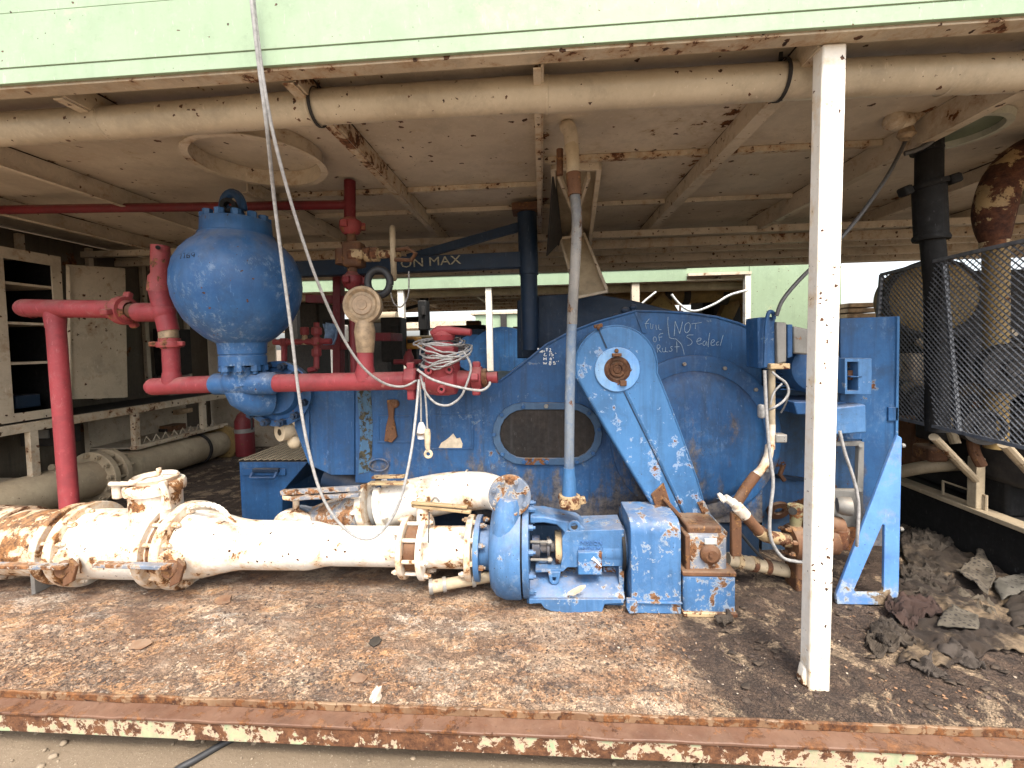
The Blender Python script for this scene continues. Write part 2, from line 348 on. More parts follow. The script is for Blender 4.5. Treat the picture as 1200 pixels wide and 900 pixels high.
for i in range(900):
    x, y = random.uniform(-3.2, 3), random.uniform(.9, 2.2); r = random.choice((.004,.006,.006,.009,.014))
    peb.sphere((x, y, GZ+.03*noise.noise(Vector((x*1.3,y*1.3,0)))+r*.3), r, 6, 4, (random.uniform(.7,1.4), 1, random.uniform(.5,.8)))
tag(peb.build('gravel', plain('pale_gravel', (.22,.17,.115), .9, 0, .4, 40), smooth=60), kind='stuff')
# ------------------------------------------------------------------ steel deck under rust scale and dirt
def deckh(x, y):
    q = Vector((x, y, 0))
    h = .010*noise.noise(q*2.1) + .006*noise.noise(q*7)
    k = noise.noise(q*13+Vector((4,1,0)))
    h += .005*max(0, k)*2 + .0035*noise.noise(q*34)
    if x > .55: h += min(1, (x-.55)*1.2)*(.020*noise.noise(q*3.3+Vector((9,9,0)))+.012*noise.noise(q*9)+.006)
    return h*min(1, (y-1.565)/.06)
xs = [-7,-5.5,-4.6,-4.0,-3.6]+[-3.3+.016*i for i in range(int(6.6/.016)+1)]+[3.8,4.6,5.5,7.5]; ys = [1.565+.014*i for i in range(80)]+[2.72+.08*i for i in range(39)]+[5.86]
t = NT('rust_scaled_deck'); p = t.pos(); sx = t.n('ShaderNodeSeparateXYZ'); t.put(sx.inputs[0], p)
warp = t.n('ShaderNodeVectorMath', operation='ADD')
nv = t.n('ShaderNodeTexNoise'); t.put(nv.inputs['Vector'], p); nv.inputs['Scale'].default_value = 9; nv.inputs['Detail'].default_value = 4
sc_ = t.n('ShaderNodeVectorMath', operation='SCALE'); t.put(sc_.inputs[0], nv.outputs[1]); sc_.inputs['Scale'].default_value = .06
t.put(warp.inputs[0], p); t.put(warp.inputs[1], sc_.outputs[0]); pw = warp.outputs[0]
nL = t.noise(p, 1.7, 6, .6); nM = t.noise(p, 6, 9, .68); nF = t.noise(p, 40, 8, .72)
c = t.mix(t.ramp(nM, .36, .62), (.21,.105,.056), (.44,.25,.13))
c = t.mix(t.ramp(t.noise(t.map(p, (1,2.2,1), (0,0,.5), (3,7,0)), 2.6, 9, .66), .46, .62), c, (.57,.41,.27))
c = t.mix(t.math('MULTIPLY', t.ramp(t.noise(t.map(p,(1,1.8,1),(0,0,.6),(11,2,0)), 3.4, 9, .7), .545, .60), .85), c, (.085,.065,.055))
cell = t.n('ShaderNodeTexVoronoi', feature='F1'); t.put(cell.inputs['Vector'], pw); cell.inputs['Scale'].default_value = 75
cs = t.n('ShaderNodeSeparateColor'); t.put(cs.inputs[0], cell.outputs[1])
c = t.mix(t.math('MULTIPLY', t.ramp(cs.outputs[0], .62, .70), .35), c, (.42,.26,.145)); c = t.mix(t.math('MULTIPLY', t.ramp(cs.outputs[1], .78, .84), .45), c, (.085,.05,.036)); c = t.mix(t.math('MULTIPLY', t.ramp(cs.outputs[2], .88, .92), .4), c, (.52,.42,.32))
# white powder spilled below the pipe
sp = t.math('MULTIPLY', t.ramp(t.noise(t.map(p,(1,3,1)), 2.2, 8, .7), .5, .64), t.math('MULTIPLY', t.ramp(sx.outputs[1], 1.75, 2.1), t.ramp(sx.outputs[0], .35, -.2)))
c = t.mix(t.math('MULTIPLY', sp, .7), c, (.62,.54,.44))
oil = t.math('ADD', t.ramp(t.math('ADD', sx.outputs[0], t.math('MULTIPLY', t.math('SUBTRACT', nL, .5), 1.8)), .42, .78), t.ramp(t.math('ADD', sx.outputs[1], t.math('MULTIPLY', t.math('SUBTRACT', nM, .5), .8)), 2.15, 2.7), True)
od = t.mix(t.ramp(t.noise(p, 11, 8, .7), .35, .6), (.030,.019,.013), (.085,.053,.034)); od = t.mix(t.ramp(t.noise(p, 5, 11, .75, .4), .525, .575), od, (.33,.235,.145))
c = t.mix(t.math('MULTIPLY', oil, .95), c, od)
t.b.inputs['Roughness'].default_value = .85
edge = t.n('ShaderNodeTexVoronoi', feature='DISTANCE_TO_EDGE'); t.put(edge.inputs['Vector'], pw); edge.inputs['Scale'].default_value = 75
lay = t.noise(t.map(p, (1,1.5,1), (0,0,.5), (2,5,0)), 5.5, 14, .78, .35); l1 = t.ramp(lay, .485, .495); l2 = t.ramp(lay, .555, .562); l3 = t.ramp(t.noise(t.map(p, (1,1.6,1), (0,0,.45), (8,1,0)), 7.5, 14, .8, .3), .575, .585)
lft = t.ramp(t.math('ADD', sx.outputs[0], t.math('MULTIPLY', t.math('SUBTRACT', nL, .5), 2.4)), .5, -.5, .25, .75)
c = t.mix(t.math('MULTIPLY', t.math('SUBTRACT', 1.0, l1), t.math('MULTIPLY', lft, t.math('SUBTRACT', 1.0, oil))), c, t.mix(t.ramp(nF, .35, .65), (.10,.064,.045), (.23,.14,.085)))
c = t.mix(t.math('MULTIPLY', l2, t.math('MULTIPLY', lft, t.math('SUBTRACT', 1.0, oil))), c, t.mix(t.ramp(nF, .35, .65), (.36,.175,.075), (.51,.30,.145)))
c = t.mix(t.math('MULTIPLY', l3, t.math('MULTIPLY', lft, t.math('SUBTRACT', 1.0, oil))), c, t.mix(t.ramp(nF, .35, .65), (.50,.385,.265), (.64,.52,.39)))
c = t.mix(t.math('MULTIPLY', t.ramp(t.noise(t.map(p,(1,1.7,1),(0,0,.3),(4,4,0)), 1.9, 12, .72), .53, .62), t.math('MULTIPLY', .55, t.math('SUBTRACT', 1.0, oil))), c, t.mix(t.ramp(nF,.35,.65), (.42,.31,.21), (.56,.45,.34)))
c = t.mix(t.math('MULTIPLY', t.ramp(t.noise(t.map(p,(1,1.5,1),(0,0,.6),(9,3,0)), 1.7, 12, .74), .52, .60), t.math('MULTIPLY', .6, t.math('SUBTRACT', 1.0, oil))), c, t.mix(t.ramp(nF,.35,.65), (.11,.062,.04), (.20,.12,.075)))
crk = t.math('ADD', t.ramp(t.math('ABSOLUTE', t.math('SUBTRACT', lay, .49)), .010, .003), t.math('ADD', t.ramp(t.math('ABSOLUTE', t.math('SUBTRACT', lay, .558)), .008, .002), t.ramp(t.noise(t.map(p,(1,1.5,1)), 21, 10, .75), .60, .64)), True)
c = t.mix(t.math('MULTIPLY', crk, .72), c, (.034,.020,.015))
t.put(t.b.inputs['Base Color'], c)
h = t.math('ADD', t.math('MULTIPLY', t.math('ADD', t.math('ADD', l1, l2), l3), .8), t.math('MULTIPLY', t.ramp(edge.outputs[0], 0, .12), t.math('MULTIPLY', cs.outputs[1], .8))); h = t.math('ADD', h, t.math('ADD', t.math('MULTIPLY', nM, 1.2), t.math('MULTIPLY', nF, .8)))
t.put(t.b.inputs['Normal'], t.bump(h, .9, .016)); M['deck'] = t.m
dk = MB(); nx = len(xs)
dk.add([(x, y, deckh(x, y)) for y in ys for x in xs], [(j*nx+i, j*nx+i+1, (j+1)*nx+i+1, (j+1)*nx+i) for j in range(len(ys)-1) for i in range(nx-1)])
dk.bb(-7, 7.5, 1.565, 5.86, -.03, -.014)
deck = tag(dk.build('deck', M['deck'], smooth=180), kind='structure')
# loose flakes of scale, too many to count
for nm, mat, cnt, dark in (('rust_flakes', plain('orange_rust_flakes', (.27,.15,.08), .9, 0, .6, 30), 5200, 0), ('dark_rust_flakes', plain('dark_rust_flakes', (.075,.050,.038), .9, 0, .5, 30), 3200, 1), ('pale_paint_flakes', plain('pale_paint_flakes', (.44,.35,.26), .9, 0, .4, 30), 1800, 2)):
    m = MB()
    for i in range(cnt):
        x = random.uniform(-2.6, 2.3); y = 1.6+abs(random.gauss(0, .38)); 
        if y > 2.7: continue
        if noise.noise(Vector((x*1.6+dark*7, y*2.4, dark*3))) < -.05 + (.25 if dark == 2 else 0): continue
        if x > .6 and random.random() < (.72 if dark != 1 else .4): continue
        r = random.choice((.0022,.0026,.003,.0035,.004,.0055,.008))*(1 if dark != 2 else .8); n = random.randint(4, 6); a0 = random.uniform(0, 6)
        z = deckh(x, y)+.002; tl = random.uniform(-.3,.5); td = random.uniform(0, 6.3)
        q = [V(x+r*random.uniform(.5,1.3)*math.cos(a0+6.283*k/n), y+r*random.uniform(.5,1.2)*math.sin(a0+6.283*k/n), 0) for k in range(n)]
        for k in q: k.z = z + max(0, ((k.x-x)*math.cos(td)+(k.y-y)*math.sin(td))*tl + r*abs(tl)*.6)
        m.prism(q, (0,0,.0014))
    tag(m.build(nm, mat, smooth=20), kind='stuff')
# ------------------------------------------------------------------ edge channel of the skid
X0, X1 = -7, 7.5
ec = thing('skid_edge_channel', 'rusty steel edge channel with peeling pale green paint along the deck front', 'channel beam', (0, 1.53, -.1))
def wavy(x0, x1, y0, y1, z0, z1, name, mat, amp=.003, step=.05, seed=0):
    n = int((x1-x0)/step); m = MB(); vs = []
    for i in range(n+1):
        x = x0+(x1-x0)*i/n; q = Vector((x*6, seed, 0)); e = amp*noise.noise(q)+amp*.6*noise.noise(q*4)
        vs += [(x,y0+e,z0),(x,y1,z0),(x,y1,z1+e),(x,y0+e,z1+e)]
    fs = [(i*4+k, i*4+(k+1)%4, i*4+4+(k+1)%4, i*4+4+k) for i in range(n) for k in range(4)] + [(3,2,1,0), (n*4, n*4+1, n*4+2, n*4+3)]
    m.add(vs, fs); return m.build(name, mat, ec, bevel=.003, smooth=30)
wavy(X0, X1, 1.492, 1.575, -.034, -.022, 'top_flange', paint('dusty_pink_rust', (.15,.080,.050), (.10,.047,.028), rust=.53, rs=14, dust=.4, bump=.7, dustc=(.22,.135,.09)), seed=1)
wavy(X0, X1, 1.557, 1.569, -.022, .008, 'deck_lip', paint('rusty_lip', (.25,.16,.09), (.14,.07,.036), rust=.49, rs=12, dust=.2, bump=.6), .004, .03, 5)
wavy(X0, X1, 1.500, 1.508, -.108, -.036, 'face_plate', M['green_peel'], .0015, .05, 9)
wavy(X0, X1, 1.508, 1.57, -.108, -.098, 'bottom_flange', M['rust'], .001, .2, 3)
q = at(218, 858, 1.498)
tab = MB().frameprism([q+V(a*.036,0,b) for a,b in ((-1,.02),(1,.02),(1,-.035),(-1,-.035))], [q+V(a*.02,0,b) for a,b in ((-1,.002),(1,.002),(1,-.018),(-1,-.018))], (0,.02,0))
tab.build('lifting_tab', M['green_peel'], ec, bevel=.002)
# ------------------------------------------------------------------ the shelter over the pump
ph = thing('pump_house', 'long steel shelter with pale green fascia, cream ceiling and white front post', 'shelter', (0, 1.7, 0))
CZ = 2.54
pn = MB(); pn.bb(-7, 7.5, 1.59, 5.8, CZ, CZ+.03); pn.build('ceiling_panel', M['panel'], ph)
z1 = at(0, 82, 1.58).z; z2 = at(0, 18, 1.58).z
fa = MB(); fa.bb(-7, 7.5, 1.576, 1.590, 2.459, z1-.0012); fa.bb(-7, 7.5, 1.573, 1.588, z1+.0012, z2-.0012); fa.bb(-7, 7.5, 1.575, 1.588, z2+.0012, 3.25)
fa.bb(-7, 7.5, 1.5775, 1.592, z1-.006, z1+.006); fa.bb(-7, 7.5, 1.5785, 1.592, z2-.006, z2+.006)
fa.build('fascia', M['green'], ph, bevel=.002)
MB().bb(-7, 7.5, 1.60, 5.8, 3.2, 3.24).build('roof_sheet', M['green'], ph)
MB().bb(-7, 7.5, 5.80, 5.815, 2.36, 3.24).build('rear_fascia', M['green'], ph)
eb = MB(); eb.bb(-7, 7.5, 1.592, 1.655, 2.449, 2.458); eb.bb(-7, 7.5, 1.592, 1.602, 2.4585, CZ-.001); eb.build('edge_beam', M['cream_rusty'], ph, bevel=.002)
M['seam'] = plain('dark_seam_rust', (.035,.017,.010), .9, 0, .4, 40)
def beam(x, y0=1.66, y1=5.7, h=.10, flange=.05, side=1, mat='cream'):
    m = MB(); m.bb(x-.005, x+.005, y0, y1, CZ-h+.008, CZ-.002); m.bb(min(x-.005, x+side*flange), max(x-.005, x+side*flange), y0, y1, CZ-h, CZ-h+.007)
    o = m.build('roof_beam', M[mat], ph, bevel=.0015)
    k = int((y1-y0)/.035); sd = random.uniform(0, 99)
    for dx in (side*-.004, side*.006):
        pts = [V(x+dx+.0015*noise.noise(Vector((i*.7, sd, dx*50))), y0+(y1-y0)*i/k, CZ-.003) for i in range(k+1)]
        MB().tube(pts, [max(.0006, .0008+.0075*max(0, noise.noise(Vector((i*.16, sd+3, dx*90)))+.12)) for i in range(k+1)], 6).build('rust_seam', M['seam'], o)
    return o
beam(.022, h=.105, flange=.035, side=-1, mat='cream_rusty'); beam(-.95, side=-1, flange=.05, mat='cream_rusty'); beam(1.02, side=1, flange=.07)
beam(2.0, y1=4.3, h=.14, side=1, flange=.05); beam(-2.9, h=.13, side=1, flange=.03); beam(-1.93, 1.66, 1.98, side=-1, mat='cream_rusty'); beam(-1.93, 2.75, 5.7, side=-1)
beam(3.0); beam(-3.9, h=.13); beam(3.9); beam(4.9); beam(5.9); beam(6.9)
def purlin(y, x0, x1, wd=.04, h=.035, mat='cream_rusty', z=None):
    z = (z or CZ-.004)+.0007*y
    MB().bb(x0, x1, y, y+wd, z-h, z).build('purlin', M[mat], ph, bevel=.002)
for xa, xb in ((.035,1.01),(1.03,1.99),(-.94,.01),(-1.9,-.96)): purlin(2.66 if xa > 0 else 3.05, xa, xb)
for xa, xb in ((-.94,.01),(.035,1.01),(1.03,1.99),(-2.88,-1.95),(-1.9,-.96)): purlin(3.55, xa, xb, mat='cream')
for y, h in ((4.1,.06),(4.45,.09),(4.85,.07),(5.2,.10),(5.5,.12)): purlin(y, -4.7, 7.4, .05, h, 'cream' if y != 4.45 else 'cream_rusty', CZ-.105)
MB().bb(-7, 7.5, 5.70, 5.78, 2.34, 2.53).build('rear_beam', M['cream'], ph, bevel=.003)
for x in (-3.0,-1.0,1.0,3.0): MB().bb(x, x+.012, 5.3, 5.7, 2.42, 2.5).build('gusset_plate', M['cream_rusty'], ph)
# round roof collar
cpos = V(-1.58, 2.36, CZ-.002)
rc = MB().lathe([(.335,0),(.335,-.085),(.325,-.085),(.325,0)], cpos, (0,0,1), 48); rc.build('roof_collar', M['cream'], ph, smooth=50)
MB().ring(cpos+V(0,0,-.088), (0,0,1), .322, .36, .006, 48).build('collar_rim', M['cream'], ph)
# posts
def post(x, y, top, bot, w=.088, lean=V(0,0,0), mat='post'):
    a = V(x, y, bot); b = V(x, y, top)+lean
    m = MB().bar(a, b, w, w, (0,1,0))
    return m.build('post', M[mat], ph, bevel=.004)
pb = at(958, 800, 1.70); pt = at(974, 60, 1.645)
m = MB(); m.bar(V(pb.x+.010,1.735,.002), V(pt.x+.013,1.675,2.448), .082, .062, (0,1,0)); m.build('post', M['post'], ph, bevel=.007)
m = MB(); m.bar(V(pb.x-.028,1.74,.008), V(pb.x-.012,1.742,.085), .045, .05, (0,1,0)); m.build('post_foot_patch', M['post'], ph, bevel=.012)
post(-3.7, 1.69, 2.447, 0); post(3.2, 1.69, 2.447, 0)
# left end walls
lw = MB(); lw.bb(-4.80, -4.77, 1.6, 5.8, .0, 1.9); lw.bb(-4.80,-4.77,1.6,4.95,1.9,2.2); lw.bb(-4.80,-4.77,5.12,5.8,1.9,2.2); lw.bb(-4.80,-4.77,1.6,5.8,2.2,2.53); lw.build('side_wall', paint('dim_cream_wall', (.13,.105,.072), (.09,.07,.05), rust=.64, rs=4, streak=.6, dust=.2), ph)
for y in (3.0, 3.6, 4.2, 4.8, 5.4): MB().bb(-4.768,-4.72, y, y+.05, .9, 2.5).build('wall_stud', M['cream'], ph, bevel=.003)
MB().bb(-4.79, -3.78, 5.82, 5.85, 0, 2.5).build('rear_wall', M['cream'], ph)
# the hatch that hangs open under the ceiling
hx = thing('ceiling_hatch', 'cream metal roof hatch hanging open behind the drop pipe', 'hatch', (.4, 3.3, 2.4))
P = lambda x, y, Y: at(x, y, Y)
m = MB()
A = [P(648,193,2.75), P(702,193,2.75), P(690,290,3.9), P(652,290,3.9)]
for i in range(4): m.bar(A[i], A[(i+1)%4], .03, .07)
m.bar(P(655,205,2.8), P(688,288,3.8), .02, .05); m.bar(P(690,205,2.8), P(664,288,3.8), .02, .05)
m.build('hatch_frame', M['cream'], hx, bevel=.002); MB().prism([q_+V(0,.03,.02) for q_ in A], (0,.01,.006)).build('hatch_throat', M['tan'], hx); MB().prism([P(648,193,2.75),P(652,290,3.9),P(658,281,3.6),P(640,300,3.3)], (.01,0,0)).build('hatch_cheek', M['dark'], hx)
B_ = [P(656,281,3.6), P(684,276,3.6), P(711,342,3.25), P(677,349,3.25)]
MB().prism(B_, (0,.012,.004)).build('hatch_leaf', M['tan'], hx)
m = MB()
for i in range(4): m.bar(B_[i]+V(0,-.02,0), B_[(i+1)%4]+V(0,-.02,0), .02, .05, (0,1,0))
m.build('leaf_rim', M['cream'], hx, bevel=.002)
# big tan vent pipe slung under the ceiling
vp = thing('vent_pipe', 'long tan vent pipe slung beneath the front edge of the ceiling', 'pipe', (0, 1.83, 2.41))
VY = 1.83
def vpt(px, py): return at(px, py, VY)
cuts = [(-160,163),(128,144),(367,126),(641,110),(918,95),(1110,87.5),(1260,81),(1500,69),(1900,46)]
for i in range(len(cuts)-1):
    a = vpt(*cuts[i]); b = vpt(*cuts[i+1]); r = .069
    a.y += .004*(i % 2); b.y += .004*(i % 2); a.z = a.z-.002*(i % 2)
    m = MB(); k = 24
    pts = [a.lerp(b, j/k) + V(0, 0, .0025*noise.noise(Vector((i*9+j*.6, 2, 0)))) for j in range(k+1)]
    rr = [r*(1+(.012 if j in (0, k) else 0)+.018*noise.noise(Vector((i*5+j*.5, 7, 1)))) for j in range(k+1)]
    m.tube(pts, rr, 24); m.build('pipe_length', M['vent'], vp, smooth=60)
    if i: MB().lathe([(r*1.0,-.006),(r*1.05,-.004),(r*1.05,.004),(r,.006)], a, b-a, 24).build('joint_band', M['vent'], vp, smooth=60)
for px in (372, 914):
    c = vpt(px, 126-(px-372)*.0585); 
    m = MB(); m.ring(c, (1,0,0), .075, .0785, .014, 24); m.bar(c+V(0,0,.07), c+V(0,-.01,.12), .014, .004); m.build('strap', M['dark'], vp)
# ------------------------------------------------------------------ the big blue mud pump
YB = 2.72
mp = thing('mud_pump', 'huge faded blue mud pump housing with oval inspection cover and chalk scribbles', 'pump', (.4, 3.0, .05))
top = [(585,447),(612,427),(640,404),(668,389),(700,377),(745,364.5),(775,365),(808,367),(840,371.5),(866,379),(893,391)]
outl = [(416,447)]+top+[(894,613),(560,613),(548,570),(416,566)]
m = MB().prism(pxs(outl, YB), (0,1.05,0)); m.build('power_frame', M['blue'], mp, bevel=.006)
e = pxs([(743.5,365.5),(748.5,365.5),(758,391),(752.5,390)], YB-.006); MB().prism(e, (0,.02,0)).build('seam_strip', M['blue'], mp, bevel=.002)
# weld rim along the sloping top
rim = [at(x, y, YB-.004) for x, y in top]; MB().tube(rim, .008, 8).build('top_rim', M['blue'], mp)
m = MB().prism(pxs([(345,452),(415.5,452),(415.5,557),(388,557),(362,545),(345,500)], YB+.03), (0,.9,0)); m.build('fluid_end', M['blue'], mp, bevel=.006)
MB().prism(pxs([(345,450),(362,450),(362,545),(345,500)], YB+.01), (0,.018,0)).build('edge_plate', M['blue'], mp, bevel=.002)
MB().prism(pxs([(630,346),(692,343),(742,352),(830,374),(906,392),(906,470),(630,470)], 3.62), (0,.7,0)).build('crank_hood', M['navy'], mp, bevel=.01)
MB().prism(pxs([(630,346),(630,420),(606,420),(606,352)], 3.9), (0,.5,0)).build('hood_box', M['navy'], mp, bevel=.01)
# recessed panels with raised outline on the left
for (x0,y0,x1,y1) in ((442,487,483,519),(500,486,555,527)):
    o_ = [(x0,y0),(x1,y0),(x1,y1),(x0,y1)]; i_ = [(x0+2,y0+2),(x1-2,y0+2),(x1-2,y1-2),(x0+2,y1-2)]
    MB().frameprism(pxs(o_, YB-.006), pxs(i_, YB-.006), (0,.012,0)).build('raised_panel_rim', M['blue'], mp, bevel=.002)
m = MB()
pt_ = [(513,527),(517,519),(522,516),(527,512),(531,508),(535,514),(539,513),(542,520),(541,526.5)]
m.prism(pxs(pt_, YB-.0035), (0,.006,0)); m.build('bare_paint_patch', plain('cream_primer', (.55,.46,.33), .7, 0, .2, 40), mp)
# rusty latch, loop handle, rusty streak plates
m = MB(); m.prism(pxs([(453,469),(462,468),(461,490),(465,512),(459,519),(450,517),(452,500),(455,488)], YB-.022), (0,.02,0)); m.sphere(at(463,473,YB-.01), .028, 12, 8); m.build('rusty_latch', M['rust'], mp, bevel=.004)
m = MB(); m.tube([at(444+11*math.cos(a), 545+7*math.sin(a), YB-.012) for a in [2*PI*k/20 for k in range(21)]], .006, 8); m.build('oval_port_rim', M['blue'], mp)
m = MB().prism(pxs([(418,452),(434,449),(437,500),(435,552),(420,556),(422,510)], YB-.003), (0,.005,0)); m.build('grease_streak', paint('grease_streak', (.035,.075,.085), (.045,.11,.2), rust=.5, rs=20, streak=.6, dust=.2, rd=(.012,.012,.010), rl=(.07,.06,.035)), mp)
# oval inspection cover
def oval(cx, cy, hw, hh, k=10):
    r = hh; pts = []
    for a in range(k+1): t_ = -PI/2+PI*a/k; pts.append((cx+hw-r+r*math.cos(t_), cy+r*math.sin(t_)))
    for a in range(k+1): t_ = PI/2+PI*a/k; pts.append((cx-hw+r+r*math.cos(t_), cy+r*math.sin(t_)))
    return pts
o_ = oval(641.5,508.5,64.5,36.5); i_ = oval(641.5,508.5,56,28.5)
cv = MB().frameprism(pxs(o_, YB-.022), pxs(i_, YB-.022), (0,.024,0)).build('inspection_cover', paint('cover_gray_blue', (.05,.095,.16), (.035,.075,.14), rust=.6, rs=9, dust=.4), mp, bevel=.003)
MB().prism(pxs(i_, YB-.008), (0,.014,0)).build('cover_pane', paint('oily_brown_pane', (.010,.0075,.006), (.022,.016,.012), rust=.7, rs=5, streak=.6, rough=.6, dust=.1), cv)
mpx = mpp(641, 508, YB)
for (bx, by) in ((613,476.5),(640,476),(668,476.5),(690,484),(702,503),(695,531),(676,541),(641,541.5),(614,541),(589,532),(579,509),(588,486)):
    c = at(bx, by, YB-.022); MB().cyl(c, c+V(0,-.012,0), .0145, 6).build('cover_bolt', M['gray'] if bx in (640,) else M['blue'], mp, bevel=.002)
# large round crank cover
cc = at(813, 513, YB); R1 = 95*mpx; R2 = 77*mpx
m = MB().lathe([(R2-.004,-.010),(R1,-.010),(R1,.022),(R1-.02,.028),(R2,.028)], cc+V(0,.004,0), (0,-1,0), 64); m.build('crank_cover_ring', M['blue'], mp, bevel=.003)
m = MB().lathe([(R2+.002,.0),(R2-.004,.030),(R2*.85,.055),(R2*.55,.075),(R2*.2,.085),(0,.086)], cc, (0,-1,0), 64); m.build('crank_cover', M['blue'], mp, smooth=60)
for a in (-98,-68,-40,-128,-10,25,60,95): 
    c = cc+V((R1+R2)/2*math.cos(math.radians(a)),-.026,-(R1+R2)/2*math.sin(math.radians(a))); MB().cyl(c, c+V(0,-.012,0), .013, 6).build('cover_bolt', M['gray'], mp, bevel=.002)
# pipe stubs and fittings on the top edge
for (x, y, r) in ((733,364,.02),(742,360,.016),(722,370,.014)):
    c = at(x, y, YB+.2); MB().sphere(c, r*1.3, 10, 8, (1.2,1,1)).cyl(c-V(0,0,.05), c, r, 8).build('breather', M['navy'], mp)
m = MB(); m.bar(at(756,366,YB+.1), at(800,366,YB+.1), .03, .02); m.bar(at(797,366,YB+.1), at(797,358,YB+.1), .012, .012); m.build('top_bracket', M['rust'], mp, bevel=.003)
MB().prism(pxs([(868,388),(905,400),(905,420),(868,410)], YB+.35), (0,.3,0)).build('rear_shell', M['blue'], mp, bevel=.006)
m = MB(); m.bb(-.9, 1.35, YB+.02, YB+.95, .02, .34); m.build('pump_skid', M['navy'], mp, bevel=.01)
# chalk
def strokes(name, sets, ox, oy, s, Y, mat, r, parent, dz=0):
    m = MB()
    for st in sets:
        pts = [at(ox+x*s, oy+y*s, Y) for x, y in st]
        if len(pts) > 2: pts = spline(pts, 3)
        m.tube(pts, r, 5)
    return m.build(name, mat, parent, smooth=80)
S1 = [[(175,255),(168,190),(210,135)],[(155,192),(205,188)],[(222,190),(225,245),(245,250),(252,200)],[(285,205),(290,255),(300,258)],[(320,205),(322,258),(350,262)],
      [(275,345),(255,365),(260,400),(285,405),(292,370),(278,345)],[(330,395),(322,325),(370,305)],[(325,355),(360,348)],
      [(305,530),(300,450),(330,445),(332,475),(300,490)],[(310,490),(350,530)],[(360,480),(368,520),(395,520),(400,470)],[(398,518),(430,525)],[(480,460),(455,470),(478,500),(455,520),(440,510)],[(530,400),(533,530)],[(505,465),(560,462)],
      [(428,115),(425,200),(440,330),(452,360),(520,372)],[(520,372),(575,425),(600,480),(618,555)],
      [(500,335),(512,165)],[(512,165),(565,310)],[(565,310),(598,170)],[(670,180),(630,205),(622,270),(645,300),(680,270),(688,205),(670,180)],[(705,195),(820,180)],[(752,190),(748,255)],
      [(725,325),(665,328),(648,350),(690,375),(712,410),(690,440),(655,448)],[(765,400),(805,390),(815,365),(785,365),(765,400),(785,435),(825,425)],[(865,395),(840,410),(838,440),(862,445),(880,400),(885,450)],[(918,300),(905,380),(900,468)],[(930,425),(965,405),(970,385),(945,385),(930,425),(945,450),(980,440)],[(1025,405),(1000,415),(1000,445),(1025,440)],[(1075,325),(1040,450)]]
strokes('chalk_writing', S1, 740, 360, .1, YB-.003, M['chalk'], .0017, mp)
S2 = [[(200,260),(215,310)],[(200,262),(235,275)],[(255,320),(245,345),(265,355),(275,330),(255,320)],[(295,320),(290,350),(310,355),(318,325),(295,320)],[(340,320),(350,345),(365,320)],[(395,270),(440,268)],[(418,270),(415,330)],[(480,270),(505,275),(500,310),(475,350),(530,345)],
      [(375,375),(350,435),(415,440)],[(490,380),(482,440)],[(545,375),(520,380),(535,405),(565,410),(555,440),(520,440)],[(615,370),(635,385)],
      [(345,480),(345,540)],[(400,480),(400,540)],[(345,510),(400,508)],[(510,480),(485,520),(530,520)],[(525,490),(520,545)],[(570,475),(565,495)],
      [(335,590),(350,635),(370,600),(395,635),(415,590)],[(500,560),(475,590),(515,610),(495,655),(470,625),(515,590),(500,560)],[(600,575),(570,580),(575,605),(610,605),(615,635),(570,635)],[(650,565),(645,580)],[(690,555),(685,575)]]
strokes('marker_writing', S2, 620, 395, .05, YB-.003, M['chalk_white'], .0026, mp)
strokes('drip_marks', [[(775,585),(790,583),(800,587)],[(826,582),(842,584),(850,581)]], 0, 0, 1, YB-.04, M['chalk'], .002, mp)
# ------------------------------------------------------------------ blue belt guard
YG = 2.40
bgd = thing('belt_guard', 'teardrop blue belt guard with round rusty shaft hub, leaning towards the gearbox', 'belt guard', (.6, 2.5, .6))
gpoly = [(676,444)]+[(722+48.5*math.cos(math.radians(a)), 430-48.5*math.sin(math.radians(a))) for a in range(192,-14,-8)]+[(774,446),(797,505),(817,562),(829,603),(812,612),(800,606),(776,612),(745,562),(710,504)]
MB().prism(pxs(gpoly, YG), (0,.24,0)).build('guard_shell', M['blue_guard'], bgd, bevel=.012)
gl = [(x, y) for x, y in gpoly]
MB().tube(pxs(gl[:-3], YG+.003), .004, 6).build('shell_seam', M['blue_guard'], bgd)
hc = at(723, 433, YG); gm = mpp(723, 433, YG)
MB().lathe([(15.5*gm,-.01),(26*gm,-.01),(26.5*gm,.008),(26*gm,.012),(15.5*gm,.012),(15*gm,-.012)], hc, (0,-1,0), 40).build('hub_cover', paint('hub_pale_blue', (.22,.36,.52), (.12,.28,.55), rust=.585, rs=10, streak=.3, dust=.4, bump=.6), bgd, bevel=.002)
MB().lathe([(0,.02),(4*gm,.022),(5*gm,.014),(6*gm,.02),(8.5*gm,.022),(9.5*gm,.010),(12*gm,.016),(15.6*gm,.012),(15.6*gm,-.02)], hc, (0,-1,0), 32).build('shaft_end', paint('shaft_rust', (.085,.042,.022), (.045,.026,.016), rust=.47, rs=14, dust=.2, bump=.9, rl=(.11,.052,.026)), bgd, smooth=25)
m = MB(); m.box(hc+V(-.004,-.02,.082), (.05,.03,.018)); m.sphere(hc+V(-.004,-.02,.105), .012, 8, 6); m.box(hc+V(.03,-.02,-.075),(.035,.02,.03)); m.build('grease_fitting', M['rust'], bgd, bevel=.003)
m = MB(); m.tube([at(731,459,YG-.002), at(766,530,YG-.002), at(801,604,YG-.002)], .0032, 6); m.build('joint_seam', M['navy'], bgd); MB().bar(at(701,385,YG-.002), at(711,408,YG-.002), .007, .01, (0,1,0)).build('joint_seam', M['navy'], bgd)
